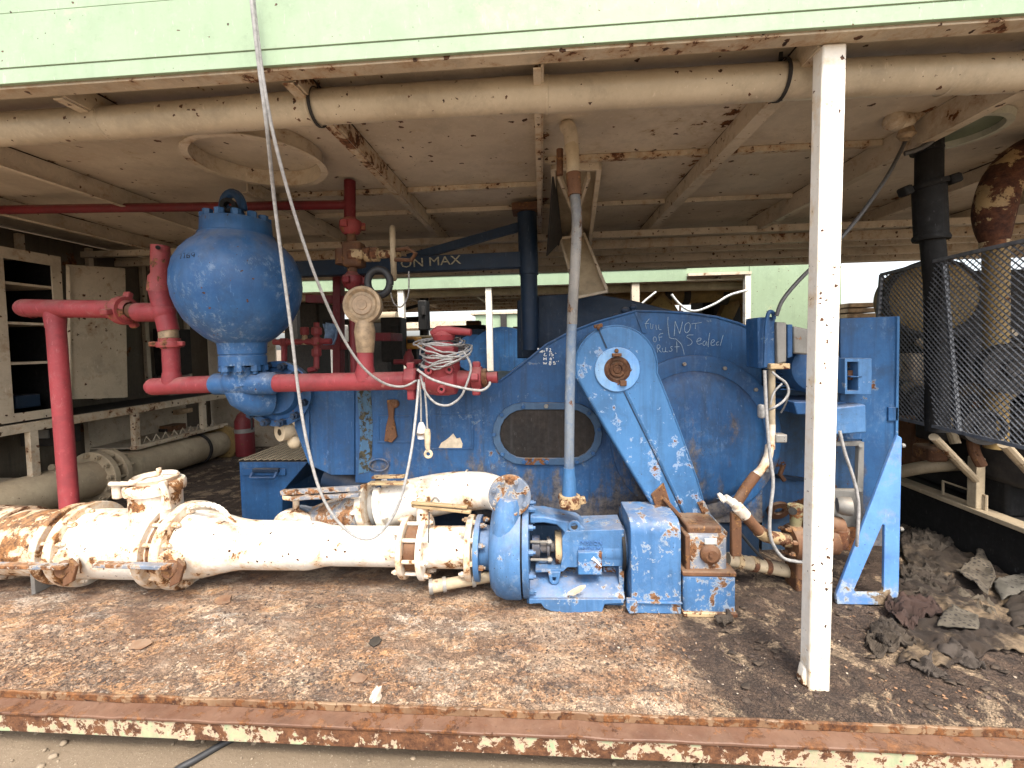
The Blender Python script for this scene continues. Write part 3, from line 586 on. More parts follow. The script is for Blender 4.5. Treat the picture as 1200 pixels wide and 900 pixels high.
MB().tube([at(734,458,YG+.001), at(769,529,YG+.001), at(803,602,YG+.001)], .008, 6).build('lap_edge', M['blue_guard'], bgd)
m = MB(); m.prism(pxs([(763,580),(778,566),(786,590),(800,606),(812,627),(800,632),(781,608),(770,598)], YG-.012), (0,.02,0)); m.build('rusted_foot', M['rust'], bgd, bevel=.004)
m = MB(); m.prism(pxs([(818,590),(826,588),(833,603),(853,624),(852,630),(843,629),(824,604)], YG-.02), (0,.05,0)); m.build('tie_strap', M['rust_blue'], bgd, bevel=.003)
m = MB(); m.bar(at(778,584,YG-.03), at(812,622,YG-.05), .02, .03, (0,1,0)); m.build('rusted_rib', M['rust'], bgd, bevel=.004)
m = MB(); m.bar(at(696,383,YG-.01), at(706,381,YG-.01), .02, .02); m.sphere(at(701,384,YG-.02), .012, 8, 6); m.build('top_clip', M['rust'], bgd, bevel=.003)
# ------------------------------------------------------------------ gearbox (rusted) on blue pedestal, coupling guard
gb = thing('gearbox', 'rust covered gearbox cube on a chipped blue pedestal under the belt guard', 'gearbox', at(830,719,2.2))
p0, p1 = at(805,672,2.2), at(853,627,2.2)
MB().bb(p0.x, p1.x, 2.2, 2.46, p0.z, p1.z).build('gear_housing', M['rust_blue'], gb, bevel=.02)
MB().bb(p0.x+.01, p1.x-.02, 2.22, 2.46, p1.z-.01, p1.z+.035).build('housing_lid', M['rust'], gb, bevel=.012)
MB().lathe([(0,.03),(.03,.03),(.05,.012),(.052,0)], at(832,649,2.2), (0,-1,0), 20).build('sight_plug', M['rust'], gb)
MB().lathe([(0,.012),(.012,.012),(.012,0)], at(833,650,2.17), (0,-1,0), 6).build('plug_nut', M['rust'], gb)
q = at(833,634.5,2.197); MB().box(q, (.062,.006,.032)).build('maker_plate', plain('pale_metal_tag', (.62,.60,.56), .45, .3, .15, 40), gb, bevel=.006)
p0, p1 = at(801,719,2.17), at(862,676,2.17)
MB().bb(p0.x, p1.x, 2.17, 2.5, .0, p1.z).build('pedestal', M['blue_worn'], gb, bevel=.008)
MB().bb(p0.x-.004, p1.x+.004, 2.166, 2.5, p1.z-.001, p1.z+.024).build('pedestal_top', M['rust'], gb, bevel=.006)
MB().bb(p0.x-.006, p1.x+.006, 2.155, 2.5, .0, .025).build('foot_plate', M['rust_tan'], gb, bevel=.006)
for s, x in ((-1, p0.x+.03),): MB().bb(x-.012, x+.012, 2.19, 2.3, p1.z, p1.z+.20).build('side_rib', M['rust'], gb, bevel=.006)
cg = thing('coupling_guard', 'bent sheet blue coupling guard with scraped paint between pump and gearbox', 'shaft guard', at(770,719,2.2))
p0, p1 = at(740,719,2.18), at(798,611,2.18)
zt = p1.z; prof = [(2.18,.0)]+[(2.18,zt-.07)]+[(2.25-.07*math.cos(a), zt-.07+.07*math.sin(a)) for a in [PI/2*k/6 for k in range(1,7)]]+[(2.45,zt),(2.52,zt-.06),(2.52,0)]
m = MB().prism([V(p0.x, y, z) for y, z in prof], (p1.x-p0.x,0,0)); m.build('guard_sheet', M['blue_worn'], cg, bevel=.004)
MB().bb(p0.x+.006, p1.x+.002, 2.165, 2.18, .06, .068).build('foot_fold', M['blue_worn'], cg, bevel=.002)
MB().lathe([(.11,0),(.13,0),(.13,.015),(.11,.015)], V(p0.x-.03,2.35,at(740,640,2.35).z), (1,0,0), 32).build('end_ring', M['black'], cg)
# ------------------------------------------------------------------ centrifugal charging pump
YC = 2.36
cp = thing('charging_pump', 'chipped blue centrifugal pump with round volute casing on its own pedestal', 'pump', at(660,719,2.25))
ax = at(596, 640, YC); cmx = mpp(596, 640, YC); zc = ax.z
xv = lambda px: at(px, 640, YC).x
x0, x1 = xv(576), xv(612); R = 55*cmx
m = MB().lathe([(0,0),(R*.55,0),(R*.80,.012),(R*.93,.04),(R,.09),(R,x1-x0-.015),(R*.985,x1-x0),(0,x1-x0)], V(x0,YC,zc), (1,0,0), 56); m.build('volute_casing', M['blue_worn'], cp, smooth=40)
x2 = xv(614); x3 = xv(621); bpl = MB().lathe([(0,0),(R*.97,0),(R*.97,x3-x2),(0,x3-x2)], V(x2,YC,zc), (1,0,0), 48).build('back_plate', M['blue_worn'], cp, bevel=.003)
MB().lathe([(R*.92,0),(R*.92,x2-x1+.002)], V(x1-.001,YC,zc), (1,0,0), 40).build('gasket_gap', M['black'], cp)
bolts(bpl, V(x3,YC,zc), (1,0,0), R*.88, 12, .03, M['blue_worn'], .2)
dc = at(597, 582, YC-.14); dr = 25*mpp(597,582,YC-.14)
m = MB().lathe([(0,.0),(dr,.0),(dr,.026),(0,.026)], dc, (0,1,0), 40); dfl = m.build('discharge_flange', M['rust_blue'], cp, bevel=.004)
bolts(dfl, dc, (0,-1,0), dr*.78, 8, .026, M['rust_blue'], .35)
m = MB().tube([dc+V(0,.02,0), dc+V(0,.10,-.01), dc+V(.0,.16,-.06), dc+V(0,.18,-.15)], [dr*.62,dr*.66,dr*.7,dr*.72], 24); m.build('discharge_neck', M['blue_worn'], cp, smooth=60)
m = MB().tube([V((x0+x1)/2,YC-.17,zc+.04), V((x0+x1)/2,YC-.15,zc+.14), dc+V(-.01,.035,-.05), dc+V(-.005,.03,-.01)], [.055,.066,.07,.055], 20); m.build('volute_throat', M['blue_worn'], cp, smooth=60)
# bearing frame
def cpx(cx, cy, Y): return at(520+cx/4, 540+cy/4, Y)
m = MB().prism([cpx(x,y,YC-.10) for x, y in ((575,330),(845,322),(848,495),(742,495),(742,500),(580,500),(560,520),(430,525),(430,512),(548,508),(556,450),(556,360))], (0,.2,0)); m.build('bearing_frame', M['blue_worn'], cp, bevel=.012)
yk = [(405,262),(470,262),(530,275),(580,285),(630,295),(662,318),(662,345),(572,362),(560,330),(530,302),(470,292),(405,296)]
MB().prism([cpx(x,y,YC-.09) for x, y in yk], (0,.16,0)).build('frame_yoke', M['blue_worn'], cp, bevel=.008)
MB().ring(cpx(612,307,YC-.093), (0,1,0), .018, .034, .012, 20).build('lifting_eye', M['blue_worn'], cp, bevel=.003)
MB().cyl(cpx(612,307,YC-.0915), cpx(612,307,YC-.08), .017, 16).build('eye_hole', M['black'], cp)
xa, xb = cpx(640,0,YC).x, cpx(850,0,YC).x; MB().cyl(V(xa,YC,zc+.012), V(xb,YC,zc+.012), .105, 32).build('bearing_barrel', M['blue_worn'], cp)
MB().prism([cpx(x,y,YC-.13) for x, y in ((630,430),(742,430),(742,535),(630,535))], (0,.1,0)).build('oil_sump_box', M['blue_guard'], cp, bevel=.004)
m = MB().lathe([(0,0),(.115,0),(.12,.01),(.12,.03),(.095,.04),(.095,.055),(.11,.06),(.11,.075),(0,.075)], V(cpx(842,0,YC).x,YC,zc+.012), (1,0,0), 40); m.build('bearing_cap', M['rust_blue'], cp, bevel=.003)
xs0 = cpx(400,0,YC).x; m = MB().lathe([(0,0),(.03,0),(.06,.01),(.06,.05),(.035,.055),(.035,.09),(.055,.092),(.055,.105),(.03,.11),(.03,.16),(.075,.161),(.075,.18),(0,.18)], V(xs0,YC,zc), (1,0,0), 24); m.build('shaft_gland', M['blue'], cp, smooth=30)
for dz in (.05,-.05):
    a = V(xs0, YC-.05, zc+dz); MB().cyl(a, a+V(.12,0,0), .008, 8).cyl(a+V(.095,0,0), a+V(.115,0,0), .016, 6).build('gland_stud', M['gray'], cp)
m = MB().ring(V(cpx(532,0,YC).x,YC,zc), (1,0,0), .03, .088, .04, 32); m.build('seal_plate', M['rust_tan'], cp, bevel=.004)
lug = [(490,522),(548,522),(540,565),(528,580),(508,580),(496,565)]
MB().frameprism([cpx(x,y,YC-.11) for x, y in lug], [cpx(518+(x-518)*.35, 558+(y-553)*.35, YC-.11) for x, y in lug], (0,.02,0)).build('drip_lug', M['blue_worn'], cp, bevel=.003)
MB().prism([cpx(x,y,YC-.10) for x, y in ((822,495),(846,495),(846,645),(822,645))], (0,.2,0)).build('frame_leg', M['blue_worn'], cp, bevel=.004)
MB().prism([cpx(x,y,YC) for x, y in ((748,500),(820,500),(820,580),(748,580))], (0,.03,0)).build('web_plate', M['blue_guard'], cp, bevel=.004)
# base: sloped top plate and chewed front lip
a, b = at(617,708,2.19), at(733,712,2.19)
m = MB().prism([V(a.x,2.19,.06),V(a.x,2.2,.075),V(a.x,2.30,.115),V(a.x,2.52,.12),V(a.x,2.52,0),V(a.x,2.24,.0),V(a.x,2.24,.04)], (b.x-a.x,0,0)); m.build('base_plate', M['blue_worn'], cp, bevel=.005)
MB().prism([cpx(x,y,2.175) for x, y in ((400,650),(845,650),(845,668),(755,672),(740,718),(700,712),(640,720),(560,712),(500,705),(470,690),(455,668),(400,672))], (0,.02,0)).build('base_lip', M['blue_worn'], cp, bevel=.003)
MB().prism([cpx(x,y,2.16) for x, y in ((860,655),(905,655),(912,715),(870,718),(856,690))], (0,.03,0)).build('base_gusset', M['blue_worn'], cp, bevel=.003)
MB().bb(a.x+.02, b.x-.02, 2.27, 2.5, .0, .06).build('base_block', M['rust'], cp)
# cast letters on the bearing frame
def text(name, body, size, p, mat, parent, rot=(PI/2,0,0), ext=.002, sx=1.0):
    cu = bpy.data.curves.new(name, 'FONT'); cu.body = body; cu.size = size; cu.extrude = ext; cu.align_x = 'CENTER'; cu.align_y = 'CENTER'; cu.resolution_u = 2
    to = bpy.data.objects.new(name+'_src', cu); COL.objects.link(to)
    me = bpy.data.meshes.new_from_object(to); bpy.data.objects.remove(to); bpy.data.curves.remove(cu)
    me.name = name; me.materials.clear(); me.materials.append(mat); o = bpy.data.objects.new(name, me); COL.objects.link(o)
    o.parent = parent; o.location = Vector(p)-wloc(parent); o.rotation_euler = rot; o.scale = (sx,1,1); return o
lm = plain('worn_dark_letters', (.05,.13,.30), .6, 0, .4, 90)
text('cast_letters', 'MISSION', .031, cpx(692,386,YC-.103), lm, cp, ext=.003); text('cast_letters', 'MAGNUM I', .026, cpx(690,412,YC-.103), lm, cp, ext=.003)
m = MB(); m.tube([cpx(697,455,YC-.131), cpx(715,470,YC-.131), cpx(738,495,YC-.131)], [.011,.006,.003], 8); m.build('scraped_paint_mark', M['chalk_white'], cp)
m = MB(); m.prism([cpx(x,y,2.172) for x, y in ((600,615),(640,595),(665,592),(640,615),(610,632),(580,628))], (0,.004,.01)); m.build('dried_mud_patch', plain('dried_mud', (.44,.36,.26), .9, 0, .3, 30), cp)
# ------------------------------------------------------------------ white suction line along the deck
YW = 2.38
sp_ = thing('suction_line', 'long rust stained white suction pipe running along the deck into the blue pump', 'pipe', (-1.4, YW, 0))
wx = lambda px: at(px, 638, YW).x
wz0, wz1 = at(60, 635, YW).z, at(540, 641, YW).z; WZ = (wz0+wz1)/2
wm = mpp(250, 638, YW)
def seg(px0, px1, r0, r1, mat='white', name='pipe', n=40, steps=1, rough=0.0, prof=None):
    a, b = wx(px0), wx(px1); pr = [(0,0)]
    k = max(1, steps)
    for j in range(k+1):
        t = j/k; f = t*t*(3-2*t) if prof == 'cone' else t
        pr.append(((r0+(r1-r0)*f)*wm, (b-a)*t))
    pr.append((0, b-a))
    return MB().lathe(pr, V(a,YW,WZ), (1,0,0), n).build(name, M[mat], sp_, smooth=40)
def flange(px, th, r, mat='white', nb=12, bs=.034, side=0, parent=None, gap=.0):
    c = wx(px); o = MB().lathe([(0,0),(r*wm-.004,0),(r*wm,.004),(r*wm,th-.004),(r*wm-.004,th),(0,th)], V(c,YW,WZ), (1,0,0), 48).build('flange', M[mat], sp_, smooth=40)
    if side <= 0 and nb: bolts(o, V(c,YW,WZ), (-1,0,0), r*wm*.86, nb, bs, M[mat], .13, only=lambda p: p.y < YW+.08)
    if side >= 0 and nb: bolts(o, V(c+th,YW,WZ), (1,0,0), r*wm*.86, nb, bs, M[mat], .13, only=lambda p: p.y < YW+.08)
    return o
def studs(px0, px1, r, mat, n=12):
    a, b = wx(px0), wx(px1)
    for i in range(n):
        an = .13+2*PI*i/n; y = YW+r*wm*.86*math.cos(an); z = WZ+r*wm*.86*math.sin(an)
        if y > YW+.06: continue
        MB().cyl(V(a,y,z), V(b,y,z), .011, 8).build('stud', M[mat], sp_)
seg(-120, 30, 33, 34, 'flaky', 'pipe')
# split sleeve coupling, flaking paint
for p0, p1, r in ((-40,-4,40),(2,26,39)):
    seg(p0, p1, r, r, 'flaky', 'sleeve_coupling')
MB().bar(V(wx(-30),YW-.14,WZ-.10), V(wx(28),YW-.14,WZ-.10), .05, .03).build('sleeve_clamp', M['white_rusty'], sp_, bevel=.006)
seg(26, 92, 35, 36, 'white_rusty')
def wafer(px0, px1, r, nb=12, mat='white_rusty'):
    seg(px0, px1, r*.80, r*.80, 'rust', 'valve_body'); studs(px0-4, px1+4, r, mat, nb)
flange(84, .045, 43, 'white_rusty', 12, side=-1); wafer(93, 102, 43); flange(102, .05, 45, 'white_rusty', 12, side=1)
seg(110, 205, 37, 37, 'white')
flange(196, .045, 45, 'white_rusty', 12, side=-1); wafer(205, 217, 45); flange(217, .055, 46, 'white_rusty', 12, side=1)
# tee riser with clamped lid
tx = at(184, 600, YW).x; tzt = at(184, 578, YW-.1).z; tr = 32.5*wm*cosx(184)
MB().lathe([(tr+.012,0),(tr+.002,.09),(tr,.16),(tr,tzt-WZ)], V(tx,YW,WZ), (0,0,1), 40).build('strainer_riser', M['white'], sp_, smooth=50)
MB().lathe([(0,.0),(tr*1.13,.0),(tr*1.16,.02),(tr*1.16,.045),(tr*1.1,.06),(tr*.9,.065),(0,.06)], V(tx,YW,tzt-.02), (0,0,1), 40).build('strainer_lid', M['white'], sp_, smooth=30)
m = MB().lathe([(tr*.86,.06),(tr*.92,.085),(tr*.84,.095),(tr*.78,.07)], V(tx,YW,tzt-.02), (0,0,1), 32); m.build('lid_ring', M['white_rusty'], sp_)
m = MB(); m.tube(spline([V(tx-.16,YW-.12,tzt+.06), V(tx-.02,YW-.12,tzt+.065), V(tx+.02,YW-.08,tzt+.09), V(tx+.08,YW-.06,tzt+.10), V(tx+.085,YW-.06,tzt+.135)],4), .013, 8); m.build('lid_handle', M['white_rusty'], sp_)
m = MB(); m.tube(spline([V(tx+tr*1.0,YW-.10,tzt+.05), V(tx+tr*1.22,YW-.12,tzt+.05), V(tx+tr*1.32,YW-.11,tzt), V(tx+tr*1.30,YW-.10,tzt-.09)],4), .015, 8); m.bar(V(tx+tr*1.18,YW-.1,tzt+.07), V(tx+tr*1.18,YW-.1,tzt-.05), .02, .03); m.build('clamp_handle', M['white'], sp_)
MB().box(V(tx-tr*1.1,YW-.08,tzt+.01), (.05,.07,.09)).build('clamp_lug', M['white_rusty'], sp_, bevel=.012)
# reducers
seg(228, 296, 36, 25.5, 'white', steps=10, prof='cone'); seg(296, 362, 25.5, 25, 'white'); seg(362, 392, 25, 20.5, 'white', 'reducer', steps=8, prof='cone'); seg(392, 478, 20.5, 20.5, 'white')
flange(474, .03, 32, 'white_rusty', 8, .03, side=-1); wafer(481, 496, 31, 8, 'white'); flange(496, .03, 33, 'white', 8, .03, side=1)
seg(500, 558, 21, 21.5, 'white'); flange(549, .035, 33, 'white_rusty', 8, .03, side=0); 
c = wx(559); MB().lathe([(0,0),(33*wm,0),(33*wm,.03),(0,.03)], V(c,YW,WZ), (1,0,0), 40).build('pump_flange', M['blue_worn'], sp_, bevel=.003)
bolts(sp_, V(c+.03,YW,WZ), (1,0,0), 28*wm, 8, .03, M['rust_blue'], .3); MB().cyl(V(c,YW,WZ), V(c+.09,YW,WZ), 22*wm, 28).build('suction_neck', M['blue_worn'], sp_)
# support foot, notched quadrants and levers of the butterfly valves
q = atZ(37, 697, .002); q2 = atZ(72, 680, .002); m = MB().prism([V(q.x,q.y,.002), V(q2.x,q2.y,.002), V(q2.x,q2.y,WZ-.1), V(q.x,q.y,WZ-.1)], (.012,.010,0)); m.build('support_foot', M['gray'], sp_)
def quadrant(px, py, lx0, ly0, nm):
    c = at(px, py, YW-.245); m = MB(); k = 22; pts = []
    for i in range(k+1):
        a = math.radians(20+150*i/k); r = .085 if i % 2 else .075; pts.append(c+V(r*math.cos(a)-.01, .0, r*math.sin(a)-.01))
    pts += [c+V(-.055,0,-.05), c+V(.06,0,-.06)]
    m.prism(pts, (0,.014,0)); m.build('notch_plate', M['white_rusty'], sp_, bevel=.003)
    MB().lathe([(0,.05),(.035,.05),(.05,.03),(.05,-.02),(0,-.02)], c+V(.0,.015,-.03), (0,-1,0), 20).build('valve_stem', M['rust'], sp_)
    m = MB(); a = at(px-2, py+4, YW-.285); b = at(lx0, ly0, YW-.285); m.bar(a, b, .022, .042, (0,1,0)); m.build('lever', M['rust_blue'], sp_, bevel=.004)
    m = MB(); m.prism([c+V(.05,-.03,.04), c+V(.09,-.03,-.0), c+V(.06,-.03,-.09), c+V(.0,-.03,-.12), c+V(.01,-.03,-.07), c+V(.05,-.03,-.03)], (0,.02,0)); m.build('lever_catch', M['rust'], sp_, bevel=.004)
quadrant(78, 660, -80, 661, ''); quadrant(202, 660, 112, 661, '')
# chain laid over the big flange
ch = thing('safety_chain', 'short white painted chain lying over the large pipe flange', 'chain', at(250,592,YW-.05))
cpts = spline([at(222,594,YW-.05), at(237,591,YW-.08), at(252,593,YW-.1), at(263,600,YW-.13), at(272,611,YW-.15), at(284,617,YW-.13)], 5)
for i in range(0, len(cpts)-1):
    a, b = cpts[i], cpts[i+1]; c = (a+b)/2; d = (b-a).normalized(); s = d.cross(V(0,-1,.3)).normalized() if i % 2 else V(0,-1,.3)
    L = .022; pts = [c+d*(L*math.cos(2*PI*k/10))+s*(.011*math.sin(2*PI*k/10)) for k in range(11)]
    MB().tube(pts, .005, 6, False).build('link', M['white'], ch)
# lever handle of the small valve
m = MB(); a, b = at(483,592,YW-.02), at(552,600,YW-.05); m.bar(a, b, .03, .016); m.bar(a+V(0,-.01,.02), at(548,594,YW-.05), .03, .014); m.build('lever', M['rust_tan'], sp_, bevel=.003)
m = MB(); m.cyl(at(496,612,YW), at(494,584,YW), .038, 16, .03); m.build('valve_stem', M['white'], sp_); MB().tube(spline([at(505,588,YW-.1),at(510,583,YW-.1),at(515,588,YW-.1)],4), .006, 6).build('lever_pin', M['gray'], sp_)
MB().cyl(at(503,600,YW-.12), at(502,636,YW-.13), .004, 6).build('hanging_wire', M['cable_dark'], sp_)
# ------------------------------------------------------------------ discharge line behind it: blind flange, blue manifold, upper white pipe
dl = thing('discharge_line', 'white and blue discharge pipe with blind flange and valves behind the suction pipe', 'pipe', at(400,600,2.65))
YD = 2.66
c = at(352, 632, YD); axd = V(.30,.95,.05).normalized(); dm = mpp(352,632,YD)
MB().lathe([(0,-.015),(37*dm-.01,-.015),(37*dm,-.005),(37*dm,.03),(0,.03)], c-axd*.04, axd, 40).build('blind_flange', M['white'], dl, smooth=40)
bolts(dl, c-axd*.055, -axd, 29*dm, 10, .036, M['white'], .1)
MB().lathe([(0,0),(36*dm,0),(36*dm,.04),(0,.04)], c+axd*.02, axd, 40).build('blue_flange', paint('gray_blue_flange', (.16,.20,.25), (.12,.15,.2), rust=.6, rs=10, dust=.4), dl, bevel=.004)
bolts(dl, c+axd*.06, axd, 30*dm, 10, .032, M['gray'], .4)
a, b = c+axd*.05, at(432, 596, YD+.02)
MB().tube([a, a.lerp(b,.4), b], [27*dm,27*dm,25*dm], 28).build('manifold_pipe', M['rust_blue'], dl, smooth=60)
MB().tube([c+axd*.06, c+axd*.2+V(0,0,.0)], [34*dm,24*dm], 28).build('manifold_cone', M['blue'], dl, smooth=60)
u = [at(425,597,YD), at(460,590,YD), at(520,578,YD-.01), at(560,575,YD-.04), at(578,577,YD-.08), at(590,580,2.31), at(597,582,2.25)]
um = mpp(500,580,YD); d0 = (u[1]-u[0]).normalized()
for px, r, mt in ((428,28,'white_rusty'),(441,24,'gray'),(449,30,'white')):
    q = at(px, 596-(px-428)*.13, YD); MB().lathe([(0,0),(r*um,0),(r*um,.04 if mt != 'gray' else .05),(0,.04)], q, d0, 36).build('flange' if mt != 'gray' else 'valve_body', M[mt], dl, bevel=.004)
    if mt != 'gray': bolts(dl, q+d0*(.04 if px > 440 else 0), d0 if px > 440 else -d0, r*um*.84, 8, .03, M[mt], .2)
MB().tube(spline([at(456,592,YD)]+u[2:5]+[at(590,583,2.47)],6), [25*um*(1-.014*i) for i in range(25)], 28).build('upper_pipe', M['white'], dl, smooth=60)
for px, py in ((523,577),(549,573)):
    q = at(px,py,YD-.01); MB().lathe([(21*um,-.006),(22*um,0),(21*um,.006)], q, (1,0,.1), 28).build('weld_bead', M['white'], dl)
m = MB(); m.bar(at(330,577,YD-.1), at(421,572,YD-.12), .035, .03); m.bar(at(341,584,YD-.13), at(421,580,YD-.15), .03, .022); m.build('long_lever', M['rust_blue'], dl, bevel=.004)
m = MB(); m.prism([at(x,y,YD-.12) for x,y in ((330,581),(345,583),(362,579),(358,586),(343,588),(331,586))], (0,.05,0)); m.build('lever_hub', M['white_rusty'], dl, bevel=.004)
MB().cyl(at(347,602,YD), at(347,583,YD-.08), .02, 12).build('lever_stem', M['white'], dl)
m = MB(); m.bar(at(433,566,YD-.1), at(477,566,YD-.14), .05, .016); m.bar(at(437,559,YD-.08), at(474,558,YD-.1), .04, .016); m.build('short_lever', M['rust_tan'], dl, bevel=.003); MB().cyl(at(443,590,YD), at(443,563,YD-.08), .02, 12).build('lever_stem', M['blue'], dl)
MB().cyl(at(385,556,2.9), at(440,575,2.9), .10, 20).build('hidden_manifold', M['navy'], dl)
# small stub pipe lying on deck by the pump
sb = thing('hose_stub', 'short corroded pipe stub with clamp lying under the white pipe', 'pipe stub', at(540,688,2.3))
a, b = at(503,688,2.25), at(577,675,2.33); MB().tube([a, a.lerp(b,.25), a.lerp(b,.27), b], [.034,.034,.030,.030], 16).build('stub_pipe', M['tan'], sb, smooth=40)
for t_ in (.03,.24,.7): MB().ring(a.lerp(b,t_), b-a, .03, .040, .02, 20).build('hose_clamp', M['gray'], sb)
# ------------------------------------------------------------------ red piping
YR = 2.5
rm_ = mpp(240, 450, YR)
rp = thing('red_discharge_piping', 'faded red high pressure piping with hammer unions around the blue dampener', 'pipework', at(82,598,YW))
def rpipe(a, b, r, mat='red', name='pipe', n=24): return MB().tube([a, (a+b)/2, b], r, n).build(name, M[mat], rp, smooth=60)
def union(c, axis, r, mat='red_rusty', L=.09, lugs=3, a0=.3):
    c = Vector(c); ax_ = Vector(axis).normalized(); x, y, z = frame(ax_)
    m = MB().lathe([(r*.7,-L*.75),(r*.95,-L*.7),(r*.98,-L*.3),(r*1.18,-L*.28),(r*1.25,0),(r*1.18,L*.4),(r*.9,L*.45),(r*.72,L*.7)], c, ax_, 24)
    m.build('union_nut', M[mat], rp, smooth=35)
    for i in range(lugs):
        a = a0+2*PI*i/lugs; d = x*math.cos(a)+y*math.sin(a)
        MB().bar(c+d*r*1.05-ax_*.0, c+d*r*1.75, L*.5, L*.6, ax_).build('union_lug', M[mat], rp, bevel=L*.12)
A = at(64,362,YR); Bq = at(82,600,YW+.06)
rpipe(A+V(.0,0,.0), Bq, 12.8*rm_*cosx(73)); 
l0 = at(30,361,YR); MB().sphere(l0, 10.2*rm_, 18, 10).cyl(l0, l0+V(.01,0,0), 10.2*rm_).build('end_cap', M['red'], rp, smooth=60)
rpipe(l0, at(133,362.5,YR), 10*rm_); MB().tube([A+V(0,0,-.12), A+V(0,0,-.05), A+V(0,0,.02)], [9*rm_,9.8*rm_,8*rm_], 24).build('tee_branch', M['red'], rp, smooth=60)
for px in (37, 82): MB().lathe([(10*rm_,-.004),(10.5*rm_,0),(10*rm_,.004)], at(px,362,YR), (1,0,0), 24).build('weld_bead', M['red'], rp)
union(at(144,364,YR), (1,0,.0), 13*rm_, L=.075, a0=1.2)
MB().tube([at(153,364,YR), at(160,365,YR), at(164,366,YR)], [8*rm_,9*rm_,10*rm_], 20).build('union_collar', M['rust'], rp, smooth=60)
T = at(192,366,YR); rpipe(at(161,366,YR), T, 10.5*rm_); MB().sphere(T, 11.5*rm_, 20, 12).build('tee_body', M['red'], rp, smooth=60)
rpipe(at(186,338,YR), at(198,388,YR), 10*rm_)
MB().tube([at(186,342,YR), at(187,325,YR), at(187.5,322,YR), at(188,297,YR), at(188,288,YR)], [10.8*rm_,10.4*rm_,8.6*rm_,9*rm_,8.8*rm_], 24).build('plug_stub', M['red_rusty'], rp, smooth=35)
MB().cyl(at(185,290,YR-.05), at(185,290,YR-.062), .013, 10).build('plug_hole', M['black'], rp)
for z_ in (386,): MB().tube([at(197,385,YR), at(198,396,YR)], 9.3*rm_, 12).build('bronze_collar', M['brass'], rp)
union(at(199,403,YR), (0.05,0,-1), 10.5*rm_, L=.05, a0=.1, lugs=3)
El = at(202,452,YR); rpipe(at(200,408,YR), El, 8.3*rm_); 
rpipe(at(181,453,YR), at(252,450,YR), 9.6*rm_); MB().sphere(at(181,453,YR), 9.7*rm_, 18, 10).build('end_cap', M['red'], rp, smooth=60); MB().tube([at(201,436,YR), at(202,446,YR), at(202,454,YR)], [8.5*rm_,10*rm_,9*rm_], 24).build('tee_branch', M['red'], rp, smooth=60)
rpipe(at(321,449,YR), at(478,446,YR), 9.8*rm_)
MB().tube([at(428,405,YR), at(428,428,YR), at(428,436,YR), at(428,446,YR)], [8.4*rm_,8.8*rm_,10.4*rm_,11*rm_], 24).build('gauge_branch', M['red'], rp, smooth=60)
MB().lathe([(9.8*rm_,-.006),(10.6*rm_,0),(9.8*rm_,.006)], at(352,449,YR), (1,0,0), 24).build('weld_bead', M['red'], rp)
# union and gate valve at the right end of the line
q = at(482,444,YR); MB().lathe([(0,-.035),(13*rm_,-.035),(13.5*rm_,-.01),(13.5*rm_,.03),(11*rm_,.04),(0,.04)], q, (1,0,0), 6).build('union_hex', M['red'], rp, bevel=.008)
MB().bar(q+V(0,0,-.05), q+V(0,0,-.125), .05, .045, (1,0,0)).build('union_lug', M['red'], rp, bevel=.008); MB().bar(q+V(0,-.0,.05), q+V(0,0,.10), .045, .045, (1,0,0)).build('union_lug', M['red'], rp, bevel=.008)
vb = at(519,436,YR)
m = MB().lathe([(0,-.13),(.055,-.13),(.055,-.10),(.085,-.085),(.095,-.03),(.095,.03),(.085,.08),(.055,.095),(.05,.17),(0,.17)], at(519,445,YR), (1,0,0), 28); m.build('valve_body', M['red'], rp, smooth=40)
MB().lathe([(0,-.11),(.06,-.11),(.085,-.04),(.10,.02),(.105,.06),(.10,.11),(.06,.13),(.055,.2),(0,.2)], at(519,440,YR), (0,0,1), 24).build('valve_bonnet', M['red'], rp, smooth=40)
for px, py in ((503,434),(527,433),(518,456)):
    c = at(px,py,YR-.10); MB().lathe([(0,.01),(.008,.01),(.012,.022),(.022,.022),(.024,0),(.024,-.03),(0,-.03)], c, (0,-1,0), 16).build('bonnet_bolt', M['red'], rp); MB().cyl(c+V(0,-.011,0), c+V(0,-.013,0), .010, 12).build('bolt_socket', M['black'], rp)
MB().box(at(518,410,YR), (.17,.15,.05)).build('bonnet_flange', M['red'], rp, bevel=.012)
for dx in (-.065,.065): MB().cyl(at(518,413,YR)+V(dx,-.06,0), at(518,402,YR)+V(dx,-.06,0), .014, 6).build('bonnet_stud', M['red'], rp)
MB().lathe([(0,-.03),(.06,-.03),(.07,0),(.055,.03),(.03,.05),(0,.05)], at(520,393,YR), (0,0,1), 16).build('hand_hub', M['red'], rp)
m = MB(); m.tube([at(506,391,YR-.02), at(514,387,YR-.03), at(525,387,YR-.03), at(552,389.5,YR-.05)], [.018,.028,.026,.020], 12); m.sphere(at(514,389,YR-.02), .045, 10, 8, (1,.8,.7)); m.build('hand_lever', M['red'], rp, bevel=.0)
rpipe(at(538,444,YR), at(550,443,YR), 7.5*rm_)
q = at(560,443,YR); MB().lathe([(0,-.05),(8*rm_,-.05),(9*rm_,-.035),(13*rm_,-.03),(13.5*rm_,.01),(12*rm_,.025),(0,.03)], q, (1,0,0), 24).build('union_nut', M['red'], rp, smooth=35)
for a in (80, 260, 170): MB().bar(q+V(-.005,-.02,0)+V(0,math.cos(math.radians(a))*.06,math.sin(math.radians(a))*.05), q+V(-.005,-.02,0)+V(0,math.cos(math.radians(a))*.09,math.sin(math.radians(a))*.10), .045, .045, (1,0,0)).build('union_lug', M['red'], rp, bevel=.008)
